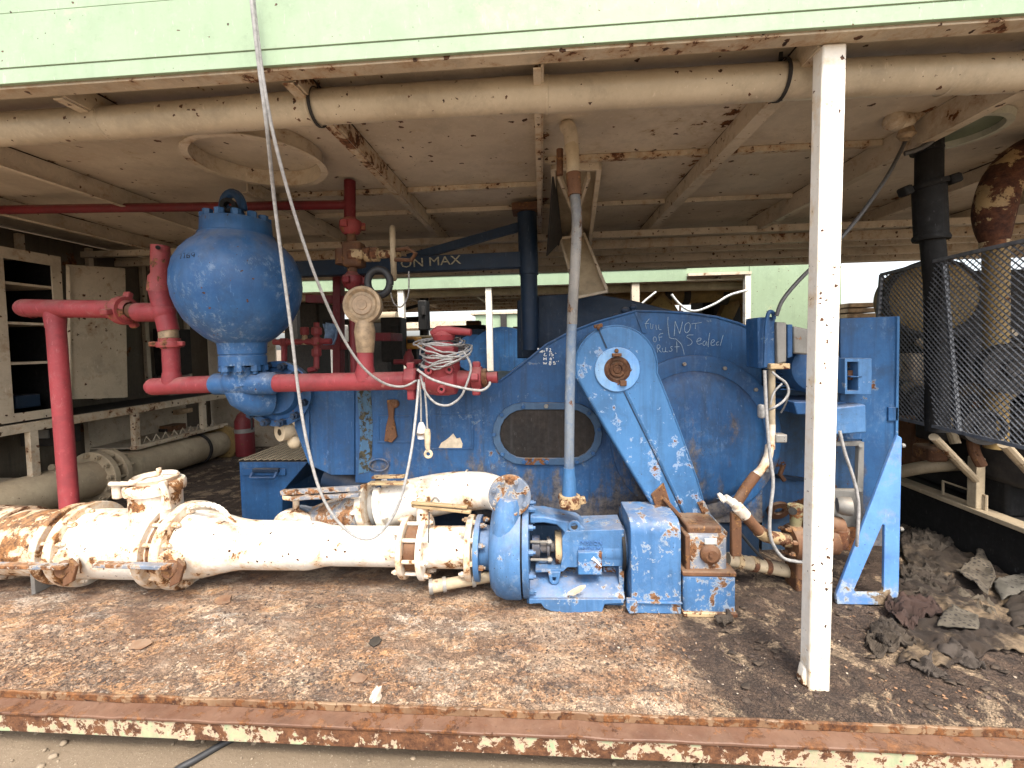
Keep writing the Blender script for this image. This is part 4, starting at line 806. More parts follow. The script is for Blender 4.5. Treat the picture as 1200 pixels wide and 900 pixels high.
MB().cyl(at(565,443,YR), at(571,442.5,YR), 10*rm_, 24).build('pale_collar', M['rust_tan'], rp); rpipe(at(570,442.5,YR), at(583,442,YR), 6*rm_)
# brown gauge / fill valve on the branch
gg = thing('pressure_gauge', 'dusty bronze disc shaped pressure gauge standing on the red pipe', 'gauge', at(428,412,YR))
gm_ = rm_
MB().tube([at(428,413,YR), at(428,402,YR), at(427.5,388,YR), at(427,376,YR)], [9*gm_,10*gm_,11*gm_,9*gm_], 20).build('gauge_body', M['brass'], gg, smooth=60)
c = at(426,358,YR); MB().lathe([(0,-.05),(16*gm_,-.05),(20*gm_,-.02),(20.5*gm_,.02),(20*gm_,.035),(17*gm_,.04),(14*gm_,.025),(0,.03)], c, (.08,-1,.05), 36).build('gauge_case', M['brass'], gg, smooth=40)
MB().lathe([(0,.034),(5*gm_,.036),(5.5*gm_,.031),(10*gm_,.033),(11*gm_,.028)], c, (.08,-1,.05), 28).build('gauge_cap', plain('dusty_cap', (.34,.24,.15), .6, .1, .3, 24), gg)
# thin dark red riser behind the gauge, hammer unions and cross valve above
rr = thing('red_riser', 'dark red riser pipe with rusty cross valve and long overhead red pipe', 'pipework', at(412,440,2.85))
YS = 2.85; sm = mpp(412,300,YS)*cosx(412)
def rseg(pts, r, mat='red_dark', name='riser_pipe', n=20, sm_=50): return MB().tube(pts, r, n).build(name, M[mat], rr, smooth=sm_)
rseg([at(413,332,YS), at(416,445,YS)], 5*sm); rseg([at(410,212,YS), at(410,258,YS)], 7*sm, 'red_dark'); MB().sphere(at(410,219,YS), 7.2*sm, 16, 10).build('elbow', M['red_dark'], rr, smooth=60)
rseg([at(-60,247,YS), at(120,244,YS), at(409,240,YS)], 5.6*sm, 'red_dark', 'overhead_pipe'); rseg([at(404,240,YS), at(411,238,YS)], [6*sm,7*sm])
def un2(c, r, mat, L=.06):
    x_ = V(0,0,1); MB().lathe([(r*.55,-L),(r*.8,-L*.8),(r,-L*.3),(r*1.08,0),(r,L*.5),(r*.6,L*.8),(r*.5,L)], c, x_, 24).build('union_nut', M[mat], rr, smooth=35)
    for i in range(3):
        a = .4+2*PI*i/3; d = V(math.cos(a), math.sin(a), 0); MB().bar(c+d*r*.9, c+d*r*1.35, L*.8, L*.8).build('union_lug', M[mat], rr, bevel=.008)
un2(at(411,265,YS), 13*sm, 'red_rusty'); rseg([at(412,275,YS), at(413,330,YS)], 6*sm, 'rust', 'riser_nipple'); un2(at(413,329,YS), 12*sm, 'red_dark')
q = at(415,299,YS); MB().box(q, (.13,.12,.17)).build('valve_body', M['rust'], rr, bevel=.02); MB().box(q+V(.03,-.05,-.005), (.11,.04,.07)).build('worn_orange_patch', M['rust_tan'], rr, bevel=.015)
MB().cyl(q+V(-.08,0,.04), q+V(-.08,0,-.06), .05, 12).build('bonnet', M['rust'], rr); MB().lathe([(.03,.06),(.05,.07),(.05,.11),(.04,.12),(.05,.13),(.05,.17),(.03,.18),(.025,.32)], q, (1,0,0), 16).build('valve_neck', M['rust_tan'], rr)
m = MB(); hw = at(461,297,YS)
k = [hw+V(-.045*math.sin(a), .14*math.sin(a), .17*math.cos(a)) for a in [2*PI*i/20 for i in range(21)]]
m.tube(k, .018, 8, False); m.bar(k[0]-V(0,0,.02), k[10]+V(0,0,.0), .03, .03); m.bar(hw, k[5], .03, .02); m.bar(hw, k[15], .03, .02); m.build('hand_wheel', M['tan'], rr, bevel=.0)
rseg([at(458,304,YS-.12), at(482,305,YS-.16), at(487,297,YS-.18), at(478,291,YS-.15), at(464,293,YS-.12)], .014, 'rust', 'wheel_handle', 8)
# ------------------------------------------------------------------ blue pulsation dampener
dp = thing('pulsation_dampener', 'bulbous blue pulsation dampener with bolted cap and lifting eye under the ceiling', 'pressure vessel', at(276,428,YR))
dm_ = mpp(277,335,YR)*cosx(277); zc_ = at(277,336,YR).z; dx = at(281,336,YR).x; zt_ = at(276,246,YR).z; zb_ = at(276,428,YR).z
def dz(py, r=0): return at(276,py,YR-r*dm_).z
prof = [(0,dz(428)),(29*dm_,dz(428)),(29*dm_,dz(417)-.001),(27.5*dm_,dz(416.5)),(27.5*dm_,dz(415)),(29*dm_,dz(414.5)),(29.5*dm_,dz(406)),(30.5*dm_,dz(402))]
for px, py in ((42,396),(54,386),(64,375),(71,362),(75.5,349),(77.2,336),(76,322),(72.5,309),(66,298),(57.5,289),(50,283.5),(45.5,279)): prof.append((px*dm_*(1+.01*max(0,(px-42)/35)), dz(py)))
prof += [(45*dm_,dz(270,30)),(45.5*dm_,dz(266.5,40)),(43*dm_,dz(266,40)),(42*dm_,dz(250,40)),(41*dm_,dz(248.5,40)),(0,dz(248.5,40))]
ves = MB().lathe(prof, V(dx,YR,0), (0,0,1), 72).build('vessel', M['blue_damp'], dp, smooth=32)
bolts(ves, V(dx,YR,dz(248.5,40)), (0,0,1), 36*dm_, 12, .054, M['blue_damp'], .1, h=.034, stud=False, name='cap_nut')
bolts(ves, V(dx,YR,dz(428)), (0,0,-1), 24*dm_, 8, .058, M['blue_damp'], .35, h=.035, name='cap_nut')
m = MB().lathe([(0,0),(17*dm_,0),(17*dm_,.03),(14*dm_,.08),(0,.09)], V(dx-.03,YR,dz(248.5,40)), (0,0,1), 24); m.build('lifting_boss', M['blue'], dp, smooth=40)
k = [V(dx-.02+.06*math.cos(a), YR, dz(240)-.02+.09*math.sin(a)) for a in [PI*i/12-.15 for i in range(14)]]
MB().tube(k, .027, 10).build('lifting_eye', M['blue'], dp); m = MB().ring(V(dx+.03,YR-.10,dz(248,40)+.06), (.3,-1,0), .02, .042, .04, 20); m.build('charge_valve', M['black'], dp)
# stamped number on the shoulder
def on_sphere(px, py):
    d = ray(px,py).normalized(); c = V(dx,YR,zc_); Rr = 77.4*dm_*1.02; oc = CAM-c; b = oc.dot(d); cc_ = oc.dot(oc)-Rr*Rr; return CAM+d*(-b-math.sqrt(max(0,b*b-cc_))-.002)
m = MB()
for st in ([(211,298.5),(213,297),(211.5,303)],[(215,297.5),(217,296.5),(215.5,302.5)],[(222,296),(218.5,299),(219,302),(222,301.5),(222,299),(219,299.5)],[(228,296),(224.5,297),(225,299.5),(228,298.5),(228.5,296),(227,301)]):
    m.tube([on_sphere(*q_) for q_ in st], .0022, 5)
m.build('stamped_number', M['navy'], dp)
# cross fitting below and the round flange behind it
MB().tube([V(dx,YR,dz(430)), V(dx,YR,dz(440)), V(dx+.01,YR,dz(452))], [20*dm_,17*dm_,18*dm_], 28).build('neck', M['blue_damp'], dp, smooth=60)
MB().tube([at(250,450,YR), at(253,450,YR), at(321,449,YR), at(324,449,YR)], [10*rm_,12*rm_,12.3*rm_,10*rm_], 24).build('cross_fitting', M['blue_damp'], dp, smooth=50)
MB().sphere(at(279,448,YR), 19.5*dm_, 24, 14, (1.15,1,1)).build('cross_body', M['blue_damp'], dp, smooth=60)
MB().tube([at(277,452,YR), at(284,461,YR+.03), at(297,467,YR+.08), at(312,466,YR+.15)], [17*dm_,21*dm_,25*dm_,27*dm_], 28).build('elbow', M['blue_damp'], dp, smooth=60)
fc = at(327,461,YR+.20); rfl = MB().lathe([(0,-.05),(36*rm_,-.05),(38.5*rm_,-.03),(38.5*rm_,.03),(32*rm_,.035),(31*rm_,.015),(26*rm_,.02),(22*rm_,.06),(0,.06)], fc, (.15,-1,0), 44).build('round_flange', M['blue_damp'], dp, smooth=35)
bolts(rfl, fc+V(.0,-.035,0), (.15,-1,0), 34*rm_, 12, .05, M['navy'], .2, h=.05, name='flange_nut')
MB().tube([fc, fc+V(0,.35,0)], 24*dm_, 24).build('rear_neck', M['navy'], dp)
# ------------------------------------------------------------------ drop pipe under the ceiling
dr_ = thing('drop_pipe', 'slightly bent gray drop pipe hanging from the ceiling with a rusty end coupling', 'pipe', at(670,590,2.24))
YP = 2.26; pm = mpp(670,350,YP)
MB().tube(spline([at(662,150,YP+.02), at(666,149,YP), at(669,158,YP), at(670,175,YP)],5), 8.2*pm, 16).build('elbow', M['cream'], dr_, smooth=60)
MB().cyl(at(656,175,YP+.03), at(656,205,YP+.03), 4*pm, 10).build('side_nipple', M['rust'], dr_)
MB().tube([at(669,170,YP), at(671,178,YP), at(671,181,YP), at(672,205,YP)], [8.5*pm,8.5*pm,7.6*pm,8*pm], 16).build('upper_length', M['tan'], dr_, smooth=40)
MB().tube([at(672,203,YP), at(672.6,216,YP), at(673,217,YP), at(673.5,229,YP)], [8.6*pm,8.6*pm,8*pm,8*pm], 16).build('rust_coupling', M['rust'], dr_, smooth=40)
MB().tube(spline([at(673.5,226,YP), at(676,258,YP), at(674.5,300,YP), at(671.5,350,YP), at(670.3,380,YP)],5), 6.1*pm, 16).build('long_pipe', paint('worn_drop_pipe', (.26,.24,.21), (.085,.095,.11), grime=.8, rust=.585, rs=10, streak=.5, dust=.3, rl=(.25,.17,.11)), dr_, smooth=60)
MB().tube(spline([at(670.3,379,YP), at(669,410,YP), at(667.5,480,YP), at(667,540,YP-.01), at(667,552,YP-.01)],5), 5.9*pm, 16).build('blue_length', paint('worn_blue_drop_pipe', (.075,.135,.235), (.15,.17,.19), rust=.62, rs=12, streak=.6, dust=.2, scuff=.6, scuffc=(.33,.34,.34)), dr_, smooth=60)
MB().tube([at(667,548,YP-.01), at(667,556,YP-.01), at(667,562,YP-.01), at(667,580,YP-.01)], [6.6*pm,7*pm,8*pm,8.6*pm], 20).build('end_swage', M['blue_guard'], dr_, smooth=40)
q = at(668,587,YP-.01); MB().lathe([(9*pm,-.035),(12.5*pm,-.03),(13.5*pm,0),(12*pm,.03),(8*pm,.035)], q, (0,0,1), 20).build('end_coupling', M['rust_tan'], dr_, smooth=35)
for a in (0, 2.2, 4.2): MB().bar(q+V(math.cos(a)*.05,math.sin(a)*.05,.0), q+V(math.cos(a)*.082,math.sin(a)*.082,.008), .035, .035).build('coupling_lug', M['rust_tan'], dr_, bevel=.006)
# ------------------------------------------------------------------ jib crane post behind the pump
jb = thing('jib_crane', 'dark blue jib crane post with arm and brace under the ceiling', 'crane', at(620,405,3.45))
YJ = 3.45; jm = mpp(620,320,YJ)
MB().cyl(at(621.5,410,YJ), at(619.5,318,YJ), 10*jm, 24).build('mast', M['navy'], jb); MB().cyl(at(619.8,322,YJ), at(617.5,250,YJ), 11.3*jm, 24).build('mast_sleeve', M['navy'], jb)
MB().box(at(618,245,YJ), (.24,.2,.06)).build('top_bracket', M['rust'], jb, bevel=.01)
MB().bar(at(610,305,YJ), at(330,317,YJ-.02), .09, 18*jm).build('arm', M['navy'], jb, bevel=.004)
MB().bar(at(608,266,YJ+.02), at(478,303,YJ+.02), .05, 10*jm).build('brace', M['navy'], jb, bevel=.004)
tcol = plain('worn_yellow_stencil', (.34,.31,.22), .8, 0, .5, 70)
text('arm_lettering', 'TON MAX', .098, at(499,307.5,YJ-.07), tcol, jb, rot=(PI/2,-.035,0), ext=.0015, sx=1.25)
# ------------------------------------------------------------------ cables
def cable(name, label, pts, r, mat='cable', cat='cable', group=None, k=6):
    o = MB().tube(spline(pts, k), r, 8).build(name, M[mat], None, smooth=80); tag(o, label, cat, group); return o
c1 = [(292,-40,1.5),(295,0,1.5),(304,80,1.54),(313,150,1.6),(321,230,1.75),(331,310,1.85),(341,385,1.92),(350,460,1.98),(360,520,2.0),(375,575,2.02),(395,610,2.04),(420,630,2.06),(443,627,2.08),(466,594,2.1),(480,540,2.15),(487,490,2.25),(491,445,2.36)]
cable('hanging_cable', 'gray cable dropping from the roof in a deep loop over the white pipe', [at(*q_) for q_ in c1], .0075)
c2 = [(294,-40,1.51),(297,0,1.51),(308,90,1.55),(322,165,1.62),(345,250,1.75),(372,330,1.9),(400,392,2.05),(425,430,2.15),(450,449,2.25),(472,453,2.32),(488,446,2.38)]
cable('hanging_cable', 'gray cable slanting from the roof across the dampener to the red valve', [at(*q_) for q_ in c2], .0068)
# the coil wound on the red valve
for i, (cx_, cy_, rx, rz_, tl) in enumerate(((519,402,25,6,.0),(520,412,27,8,.1),(519,406,29,9,-.08),(521,416,26,10,.2),(520,420,28,9,.28),(518,399,24,5,.05),(522,410,31,14,.12),(519,424,25,7,.2),(517,408,33,16,-.15),(523,419,30,17,.3))):
    pts = []
    for j in range(25):
        a = 2*PI*j/24; wob = 1+.13*noise.noise(Vector((i*7.1, 2*math.cos(a), 2*math.sin(a)))); dx_ = rx*math.cos(a)*wob; pts.append(at(cx_+dx_, cy_+rz_*math.sin(a)*.6 - dx_*tl + 5*noise.noise(Vector((i*3.3, 1.6*math.cos(a)+9, 1.6*math.sin(a)))), YR-.02-.14*wob*math.sin(a)))
    o = MB().tube(pts, .0052, 6, False).build('coiled_cable', M['cable'], None, smooth=80); tag(o, 'loop of gray cable wound tightly round the red valve bonnet', 'cable', 'cable loops on the red valve')
cable('cable_end', 'pale cable sagging from the valve coil under the red union end', [at(*q_) for q_ in ((489,433,2.34),(505,444,2.33),(530,452,2.33),(555,457,2.34),(566,457,2.34),(573,452,2.36),(574,448,2.38))], .0075)
cable('cable_end', 'gray cable loop hanging in a U below the red valve body', [at(*q_) for q_ in ((493,440,2.36),(498,458,2.36),(510,472,2.37),(525,475,2.37),(538,467,2.38),(545,455,2.39),(552,430,2.4),(543,412,2.4))], .007)
cn = thing('plug_lead', 'gray lead with white plug and tan hanging connector before the pump', 'connector', at(497,520,2.36))
for p0_, p1_, nm in (((492,448),(493.5,497),''),((497,448),(501,505),'')): MB().tube([at(*p0_,2.36), at((p0_[0]+p1_[0])/2+.5,(p0_[1]+p1_[1])/2,2.37), at(*p1_,2.37)], .0055, 6).build('lead', M['cable'], cn)
wp = plain('white_plastic', (.70,.68,.64), .5, 0, .2, 30); tp = plain('tan_plastic', (.55,.44,.29), .5, 0, .3, 30)
MB().tube([at(493.5,495,2.37), at(494,500,2.37), at(494,506,2.37), at(494,514,2.37)], [.012,.022,.026,.022], 14).build('white_plug', wp, cn, bevel=.0); MB().ring(at(494,508,2.37), (0,0,1), .02, .031, .012, 16).build('plug_band', M['gray'], cn)
MB().tube([at(501,503,2.36), at(501,508,2.36), at(501,522,2.36), at(501.5,527,2.36)], [.014,.019,.016,.012], 12).build('connector_body', tp, cn); MB().ring(at(502,532,2.36), (0,1,.1), .012, .026, .014, 16).build('connector_ring', tp, cn, bevel=.003)
# ------------------------------------------------------------------ switch boxes and conduit by the post
YJX = 2.36; k_ = mpp(905,400,YJX)
jbx = thing('junction_box', 'blue and gray electrical junction boxes on a pale conduit beside the white post', 'electrical box', at(904,600,YJX))
MB().prism(pxs([(888,372),(909,371),(909,431),(889,432)], YJX-.02), (0,.14,0)).build('blue_box', M['blue'], jbx, bevel=.008)
MB().prism(pxs([(910,377),(922,378),(922,424),(911,427)], YJX-.04), (0,.15,0)).build('gray_box', M['gray'], jbx, bevel=.006)
MB().prism(pxs([(923,380),(929,380),(929,418),(923,420)], YJX-.03), (0,.14,0)).build('blue_lid', M['blue'], jbx, bevel=.004)
MB().prism(pxs([(930,382),(950,386),(950,416),(930,414)], YJX-.01), (0,.13,0)).build('gray_box', M['gray'], jbx, bevel=.008)
MB().tube(spline([at(896,430,YJX-.05),at(897,405,YJX-.05),at(898,380,YJX-.05),at(901,366,YJX-.05),at(906,367,YJX-.04),at(907,374,YJX-.03)],5), .010, 8).build('bent_conduit', M['blue'], jbx)
MB().box(at(911,429,YJX-.02), (.10,.06,.03)).build('box_flange', M['rust_tan'], jbx, bevel=.005)
MB().tube([at(904,433,YJX), at(904,500,YJX)], 4.2*k_, 14).build('conduit', M['tan'], jbx); MB().tube([at(903.5,497,YJX), at(903.5,500,YJX), at(903,526,YJX)], 4.8*k_, 14).build('conduit_sleeve', M['white_rusty'], jbx)
MB().tube([at(896,434,YJX-.02), at(898,470,YJX-.02), at(900,520,YJX-.02)], .008, 8).build('conduit', M['blue'], jbx); MB().box(at(892,482,YJX-.02), (.03,.04,.075)).build('cable_clip', M['cable'], jbx, bevel=.012)
MB().tube(spline([at(902,522,YJX),at(900,535,YJX),at(893,549,YJX-.01),at(885,557,YJX-.02)],5), 5*k_, 14).build('conduit_bend', M['white_rusty'], jbx)
MB().tube([at(886,556,YJX-.02), at(876,569,YJX-.03), at(864,588,YJX-.05)], 6.2*k_, 14).build('rusty_elbow', M['rust'], jbx)
MB().box(at(913,513,YJX), (.06,.05,.045)).build('clamp_block', M['gray'], jbx, bevel=.006)
cable('control_wire', 'gray wire curling out below the junction boxes back to the conduit', [at(*q_) for q_ in ((905,436,2.30),(912,442,2.28),(921,449,2.28),(924,460,2.28),(918,470,2.28),(908,477,2.28),(902,480,2.3))], .0062)
cable('control_wire', 'short gray wire arching beside the conduit under the boxes', [at(*q_) for q_ in ((916,450,2.34),(909,457,2.32),(905,465,2.31),(903,474,2.31))], .0055)
cable('control_wire', 'long pale wire hanging down the conduit past the rusty elbow', [at(*q_) for q_ in ((896,434,2.28),(898,480,2.28),(902,530,2.26),(906,565,2.25),(903,595,2.24),(902,622,2.24),(907,640,2.25),(920,655,2.27),(945,659,2.3))], .0085)
cable('control_wire', 'white wire hanging in front of the blue end plate window', [at(*q_) for q_ in ((984,505,2.18),(990,530,2.18),(1000,560,2.18),(1006,590,2.18),(1005,625,2.18),(1004,640,2.2))], .0075)
cable('control_wire', 'dark cable sagging behind the post near the pump skid', [at(*q_) for q_ in ((915,484,2.5),(922,470,2.5),(925,455,2.5))], .006, 'cable_dark')
cable('feed_cable', 'dark feed cable running from the ceiling lamp down to the junction boxes', [at(*q_) for q_ in ((1062,163,2.45),(1054,180,2.42),(1040,206,2.4),(1015,243,2.38),(990,274,2.36),(960,305,2.34),(935,330,2.32),(917,352,2.3),(910,370,2.3))], .010, 'cable_dark')
# ------------------------------------------------------------------ electric motor, wall and end plate at the right end of the pump
em = thing('electric_motor', 'blue finned electric motor with open terminal box behind the white post', 'motor', at(962,470,2.5))
c = at(961,431,2.42); r = 33*mpp(961,431,2.42)
msh = MB().lathe([(0,-.01),(r*.5,-.0),(r*.9,.03),(r,.07),(r*1.0,.15),(r*.9,.16),(r*.9,.42),(0,.42)], c, (0,1,0), 40).build('motor_shell', M['blue'], em, smooth=40)
for i in range(-7, 8):
    z = c.z+i*.018; MB().bb(c.x-r*1.02, c.x+r*1.02, c.y+.10, c.y+.40, z-.003, z+.003).build('cooling_fin', M['blue'], msh)
MB().prism(pxs([(930,471),(934,486),(988,486),(992,471)], 2.44), (0,.3,0)).build('motor_foot', M['blue'], em, bevel=.006)
MB().frameprism(pxs([(990,420),(1022,420),(1022,462),(990,462)], 2.36), pxs([(993,424),(1006,424),(1006,458),(993,458)], 2.36), (0,.10,0)).build('terminal_box', M['blue_worn'], em, bevel=.004)
MB().prism(pxs([(992,424),(1006,424),(1006,458),(992,458)], 2.44), (0,.01,0)).build('terminal_back', M['navy'], em); MB().bar(at(993,441,2.38), at(1006,441,2.38), .05, .006).build('terminal_shelf', M['blue'], em)
MB().prism(pxs([(994,434),(1004,434),(1004,445),(994,445)], 2.40), (0,.03,0)).build('terminal_block', M['rust'], em)
ep = thing('end_plate', 'tall blue steel end plate with bolted window frame at the pump end', 'plate', at(1020,710,2.35))
YE = 2.47
MB().prism(pxs([(985,373),(1054,370.5),(1052,515),(1046,640),(1010,640),(1010,515),(985,515)], YE), (0,.012,0)).build('plate', M['blue'], ep, bevel=.003)
MB().bar(at(1052,371,YE-.006), at(1050,514,YE-.006), .012, .012, (0,1,0)).build('plate_edge', M['blue_guard'], ep)
MB().box(at(1046,485,YE-.006), (.05,.012,.075)).build('patch_plate', M['blue'], ep, bevel=.002)
MB().prism(pxs([(975,478),(1015,474),(1016,507),(975,510)], 2.36), (0,.09,0)).build('bracket_box', M['blue_worn'], ep, bevel=.008)
wfr = MB().frameprism(pxs([(975,518),(1013,518),(1011,618),(975,618)], 2.42), pxs([(979,523),(1007,523),(1005,574),(979,574)], 2.42), (0,.03,0)).build('window_frame', M['gray'], ep, bevel=.004)
for px, py in ((1009,522),(1008,574),(1007,612)): MB().cyl(at(px,py,2.42), at(px,py,2.405), .012, 6).build('frame_bolt', M['gray'], wfr)
bw = thing('motor_mount_wall', 'grimy blue mounting plate behind the conduit and rusty transfer pump', 'plate', at(930,640,2.9))
MB().prism(pxs([(893,392),(985,420),(1012,520),(1012,655),(893,655)], 2.86), (0,.02,0)).build('mount_plate', paint('grimy_blue', (.05,.13,.28), (.045,.07,.10), rust=.63, rs=5, streak=.6, dust=.5, zlow=(.2,.9,.10)), bw)
MB().bar(at(893,556,2.83), at(945,562,2.83), .03, .02).build('stiffener', M['navy'], bw); m = MB(); m.tube([at(918,545,2.78), at(914,556,2.78), at(919,563,2.78)], .014, 8); m.ring(at(912,598,2.8), (0,1,.5), .03, .07, .02, 20); m.build('drain_fitting', M['rust'], bw)
gs = thing('gusset', 'blue triangular steel gusset with triangular cutout standing on the deck', 'gusset', at(1020,708,2.29))
to_, ti_ = [(1052,510),(1057,513),(1053,705),(1050,709),(981,708),(980,697)], [(1034,615),(1037,616),(1036,692),(1033,695),(1003,695),(1001,691)]
MB().frameprism(pxs(to_, 2.28), pxs(ti_, 2.28), (0,.018,0)).build('gusset_plate', paint('gusset_blue', (.12,.28,.58), (.09,.21,.48), rust=.66, rs=7, streak=.15, dust=.2, stain=(.22,.26,.33), under=(.30,.36,.42), zlow=(0,.22,.16), rl=(.30,.22,.14)), gs, bevel=.004)
for px, py in ((1058,522),(1056,620)): MB().cyl(at(px-2,py,2.29), at(px+1.5,py,2.29), .011, 8).build('pivot_pin', M['gray'], gs)
# ------------------------------------------------------------------ rusty transfer pump low behind the post
YT = 2.34; tm = mpp(930,630,YT)
tp_ = thing('transfer_pump', 'small heavily rusted transfer pump low behind the white post', 'pump', at(960,660,YT))
MB().lathe([(0,-.02),(19*tm,-.02),(21*tm,0),(21*tm,.03),(14*tm,.05),(13*tm,.10),(17*tm,.12),(17*tm,.2),(0,.2)], at(930,634,YT), (1,0,.05), 32).build('pump_casing', M['rust'], tp_, smooth=35)
MB().lathe([(0,-.04),(8*tm,-.04),(8.5*tm,0),(0,0)], at(926,633,YT), (1,0,0), 20).build('inlet_boss', M['rust_tan'], tp_)
bolts(tp_, at(925,634,YT), (-1,0,0), 16*tm, 6, .025, M['rust'], .3)
MB().tube([at(932,617,YT), at(933,605,YT), at(933,599,YT), at(933,592,YT)], [6*tm,7*tm,9.5*tm,9*tm], 16).build('outlet_stub', paint('mossy_rust', (.25,.24,.13), (.18,.14,.08), rust=.55, rs=14, bump=.7), tp_); MB().cyl(at(929,599,YT-.04), at(929,599,YT-.045), .02, 12).build('outlet_hole', M['black'], tp_)
MB().tube([at(940,612,YT), at(960,614,YT), at(985,617,YT)], .05, 16).build('pump_barrel', M['rust'], tp_); MB().lathe([(0,0),(11*tm,0),(13*tm,.02),(13*tm,.10),(0,.10)], at(978,640,YT), (.1,0,1), 20).build('bowl', M['rust_tan'], tp_); MB().lathe([(0,0),(9*tm,0),(11*tm,.02),(11*tm,.06),(0,.07)], at(981,592,YT), (.8,-.3,0), 20).build('drive_flange', M['gray'], tp_)
MB().bb(at(944,0,YT).x, at(978,0,YT).x, 2.38, 2.5, .0, .17).build('pump_foot', M['rust'], tp_, bevel=.01)
fp = thing('fill_pipe', 'rusty threaded fill pipe with white end fitting curving into the transfer pump', 'pipe', at(900,625,2.28))
MB().tube(spline([at(873,604,2.24),at(880,612,2.25),at(889,622,2.27),at(900,629,2.3),at(913,631,2.33),at(926,633,2.34)],5), 6.4*tm, 16).build('rusty_pipe', M['rust'], fp, smooth=60)
MB().tube([at(889,622,2.27), at(897,628,2.29), at(905,630,2.31), at(914,631,2.33)], 7.6*tm, 16).build('pale_elbow', M['rust_tan'], fp, smooth=60)
MB().tube([at(858,588,2.22), at(863,593,2.225), at(864,594,2.226), at(873,604,2.24)], [5.2*tm,5.2*tm,7*tm,7*tm], 14).build('white_fitting', M['white'], fp, smooth=40); MB().lathe([(4*tm,0),(6*tm,.004),(6*tm,.02),(4*tm,.022)], at(848,582,2.22), (-1,0,-.6), 16).build('nozzle_rim', M['white'], fp); MB().cyl(at(850,583,2.22), at(861,591,2.222), 4.4*tm, 14).build('nozzle', M['white'], fp)
MB().bar(at(862,600,2.24), at(862,651,2.24), .05, .03, (0,1,0)).build('pipe_bracket', M['rust'], fp, bevel=.005)
hs = thing('suction_hose', 'thick dusty ribbed hose with clamp lying behind the gearbox pedestal', 'hose', at(900,672,2.4))
a, b = at(852,655,2.42), at(960,676,2.5); n_ = 44
MB().tube([a.lerp(b, i/n_) for i in range(n_+1)], [8.2*tm*(1+.05*(i%2)) for i in range(n_+1)], 18).build('hose', M['tan'], hs, smooth=60)
for t_ in (.12,.28,.42): MB().ring(a.lerp(b,t_), b-a, 8*tm, 9.6*tm, .03, 20).build('hose_clamp', M['rust_tan'], hs, bevel=.003)
cable('rubber_lead', 'black lead drooping over the deck behind the rusty fill pipe', [at(*q_) for q_ in ((868,625,2.45),(880,640,2.45),(893,655,2.45),(892,664,2.45))], .008, 'rubber')
# ------------------------------------------------------------------ ceiling lamp
cl = thing('ceiling_lamp', 'dusty round flameproof ceiling lamp with looped cable by the roof beam', 'lamp', at(1060,140,2.4))
YL = 2.4; lm_ = mpp(1058,140,YL)
MB().lathe([(0,-.06),(9*lm_,-.06),(11.5*lm_,-.03),(11.5*lm_,.03),(8*lm_,.05),(0,.06)], at(1050,142,YL), (-1,-.5,0), 24).build('lamp_lid', M['cream'], cl); MB().sphere(at(1060,143,YL), 11*lm_, 18, 10).build('lamp_body', M['cream'], cl)
MB().tube([at(1062,150,YL), at(1062,158,YL), at(1061,163,YL)], [.03,.04,.025], 12).build('cable_gland', M['brass'], cl); MB().tube([at(1068,139,YL), at(1080,131,YL), at(1088,126,YL)], [.03,.022,.02], 12).build('conduit_arm', M['cream'], cl)
cable('lamp_cable', 'dark cable looping from the ceiling lamp round to the black stack', [at(*q_) for q_ in ((1085,126,2.38),(1098,127,2.36),(1102,138,2.36),(1099,152,2.38),(1092,165,2.4),(1078,174,2.42),(1060,180,2.44))], .013, 'cable_dark')
# ------------------------------------------------------------------ engine bay on the right: mesh guard, stack, muffler, fan drum
XM = 2.15
mg = thing('mesh_guard', 'sagging dark expanded metal guard before the engine with angle iron frame', 'mesh guard', (XM, 2.4, .9))
def mz(px_t): return px_t
tz0, tz1 = atX(1030,322,XM), atX(1230,275,XM); bz0, bz1 = atX(1050,490,XM), atX(1230,530,XM)
Y0m, Y1m = tz0.y, tz1.y
def mpt(u, v):                       # u: 0 far .. 1 near, v: 0 bottom .. 1 top, slightly bellied
    y = Y0m+(Y1m-Y0m)*u; t = tz0.z+(tz1.z-tz0.z)*u; b_ = bz0.z+(bz1.z-bz0.z)*u
    return V(XM+.015*math.sin(u*5+v*2)-.02*math.sin(v*PI), y, b_+(t-b_)*v)
Lm = abs(Y1m-Y0m); Hm = tz0.z-bz0.z; DY, DZ = .060, .029
m = MB(); nu = int(Lm/DY*2); nv = int(Hm/DZ)
def strand(pts):
    for i in range(len(pts)-1):
        a, b_ = pts[i], pts[i+1]; d = V(0,0,.0027); e = V(.0016,0,0); m.add([a-d-e,a+d+e,b_+d+e,b_-d-e,a-d+e*3,a+d+e*3,b_+d+e*3,b_-d+e*3], [(0,1,2,3),(7,6,5,4),(0,4,5,1),(3,2,6,7)])
for j in range(-nu, nv*1+1):
    for s in (1, -1):
        pts = []
        for i in range(nu+1):
            vj = j+i if s == 1 else nv-(j+i)
            if 0 <= vj <= nv: pts.append(mpt(i/nu, vj/nv))
        if len(pts) > 1: strand(pts)
meshmat = plain('dark_mesh_steel', (.12,.125,.135), .5, .3, .4, 30); m.build('mesh_panel', meshmat, mg, smooth=20)
for (u0,v0,u1,v1,nm) in ((0,1,1,1,'top_rail'),(0,0,1,0,'bottom_rail'),(0,0,0,1,'end_rail')): MB().tube([mpt(u0+(u1-u0)*i/8, v0+(v1-v0)*i/8) for i in range(9)], .012, 4).build(nm, meshmat, mg)
a_, b_ = atX(1106,310,XM+.012), atX(1124,505,XM+.012); MB().bar(a_, b_, .012, .020, (1,0,0)).build('mesh_stiffener', meshmat, mg)
XE = 2.62
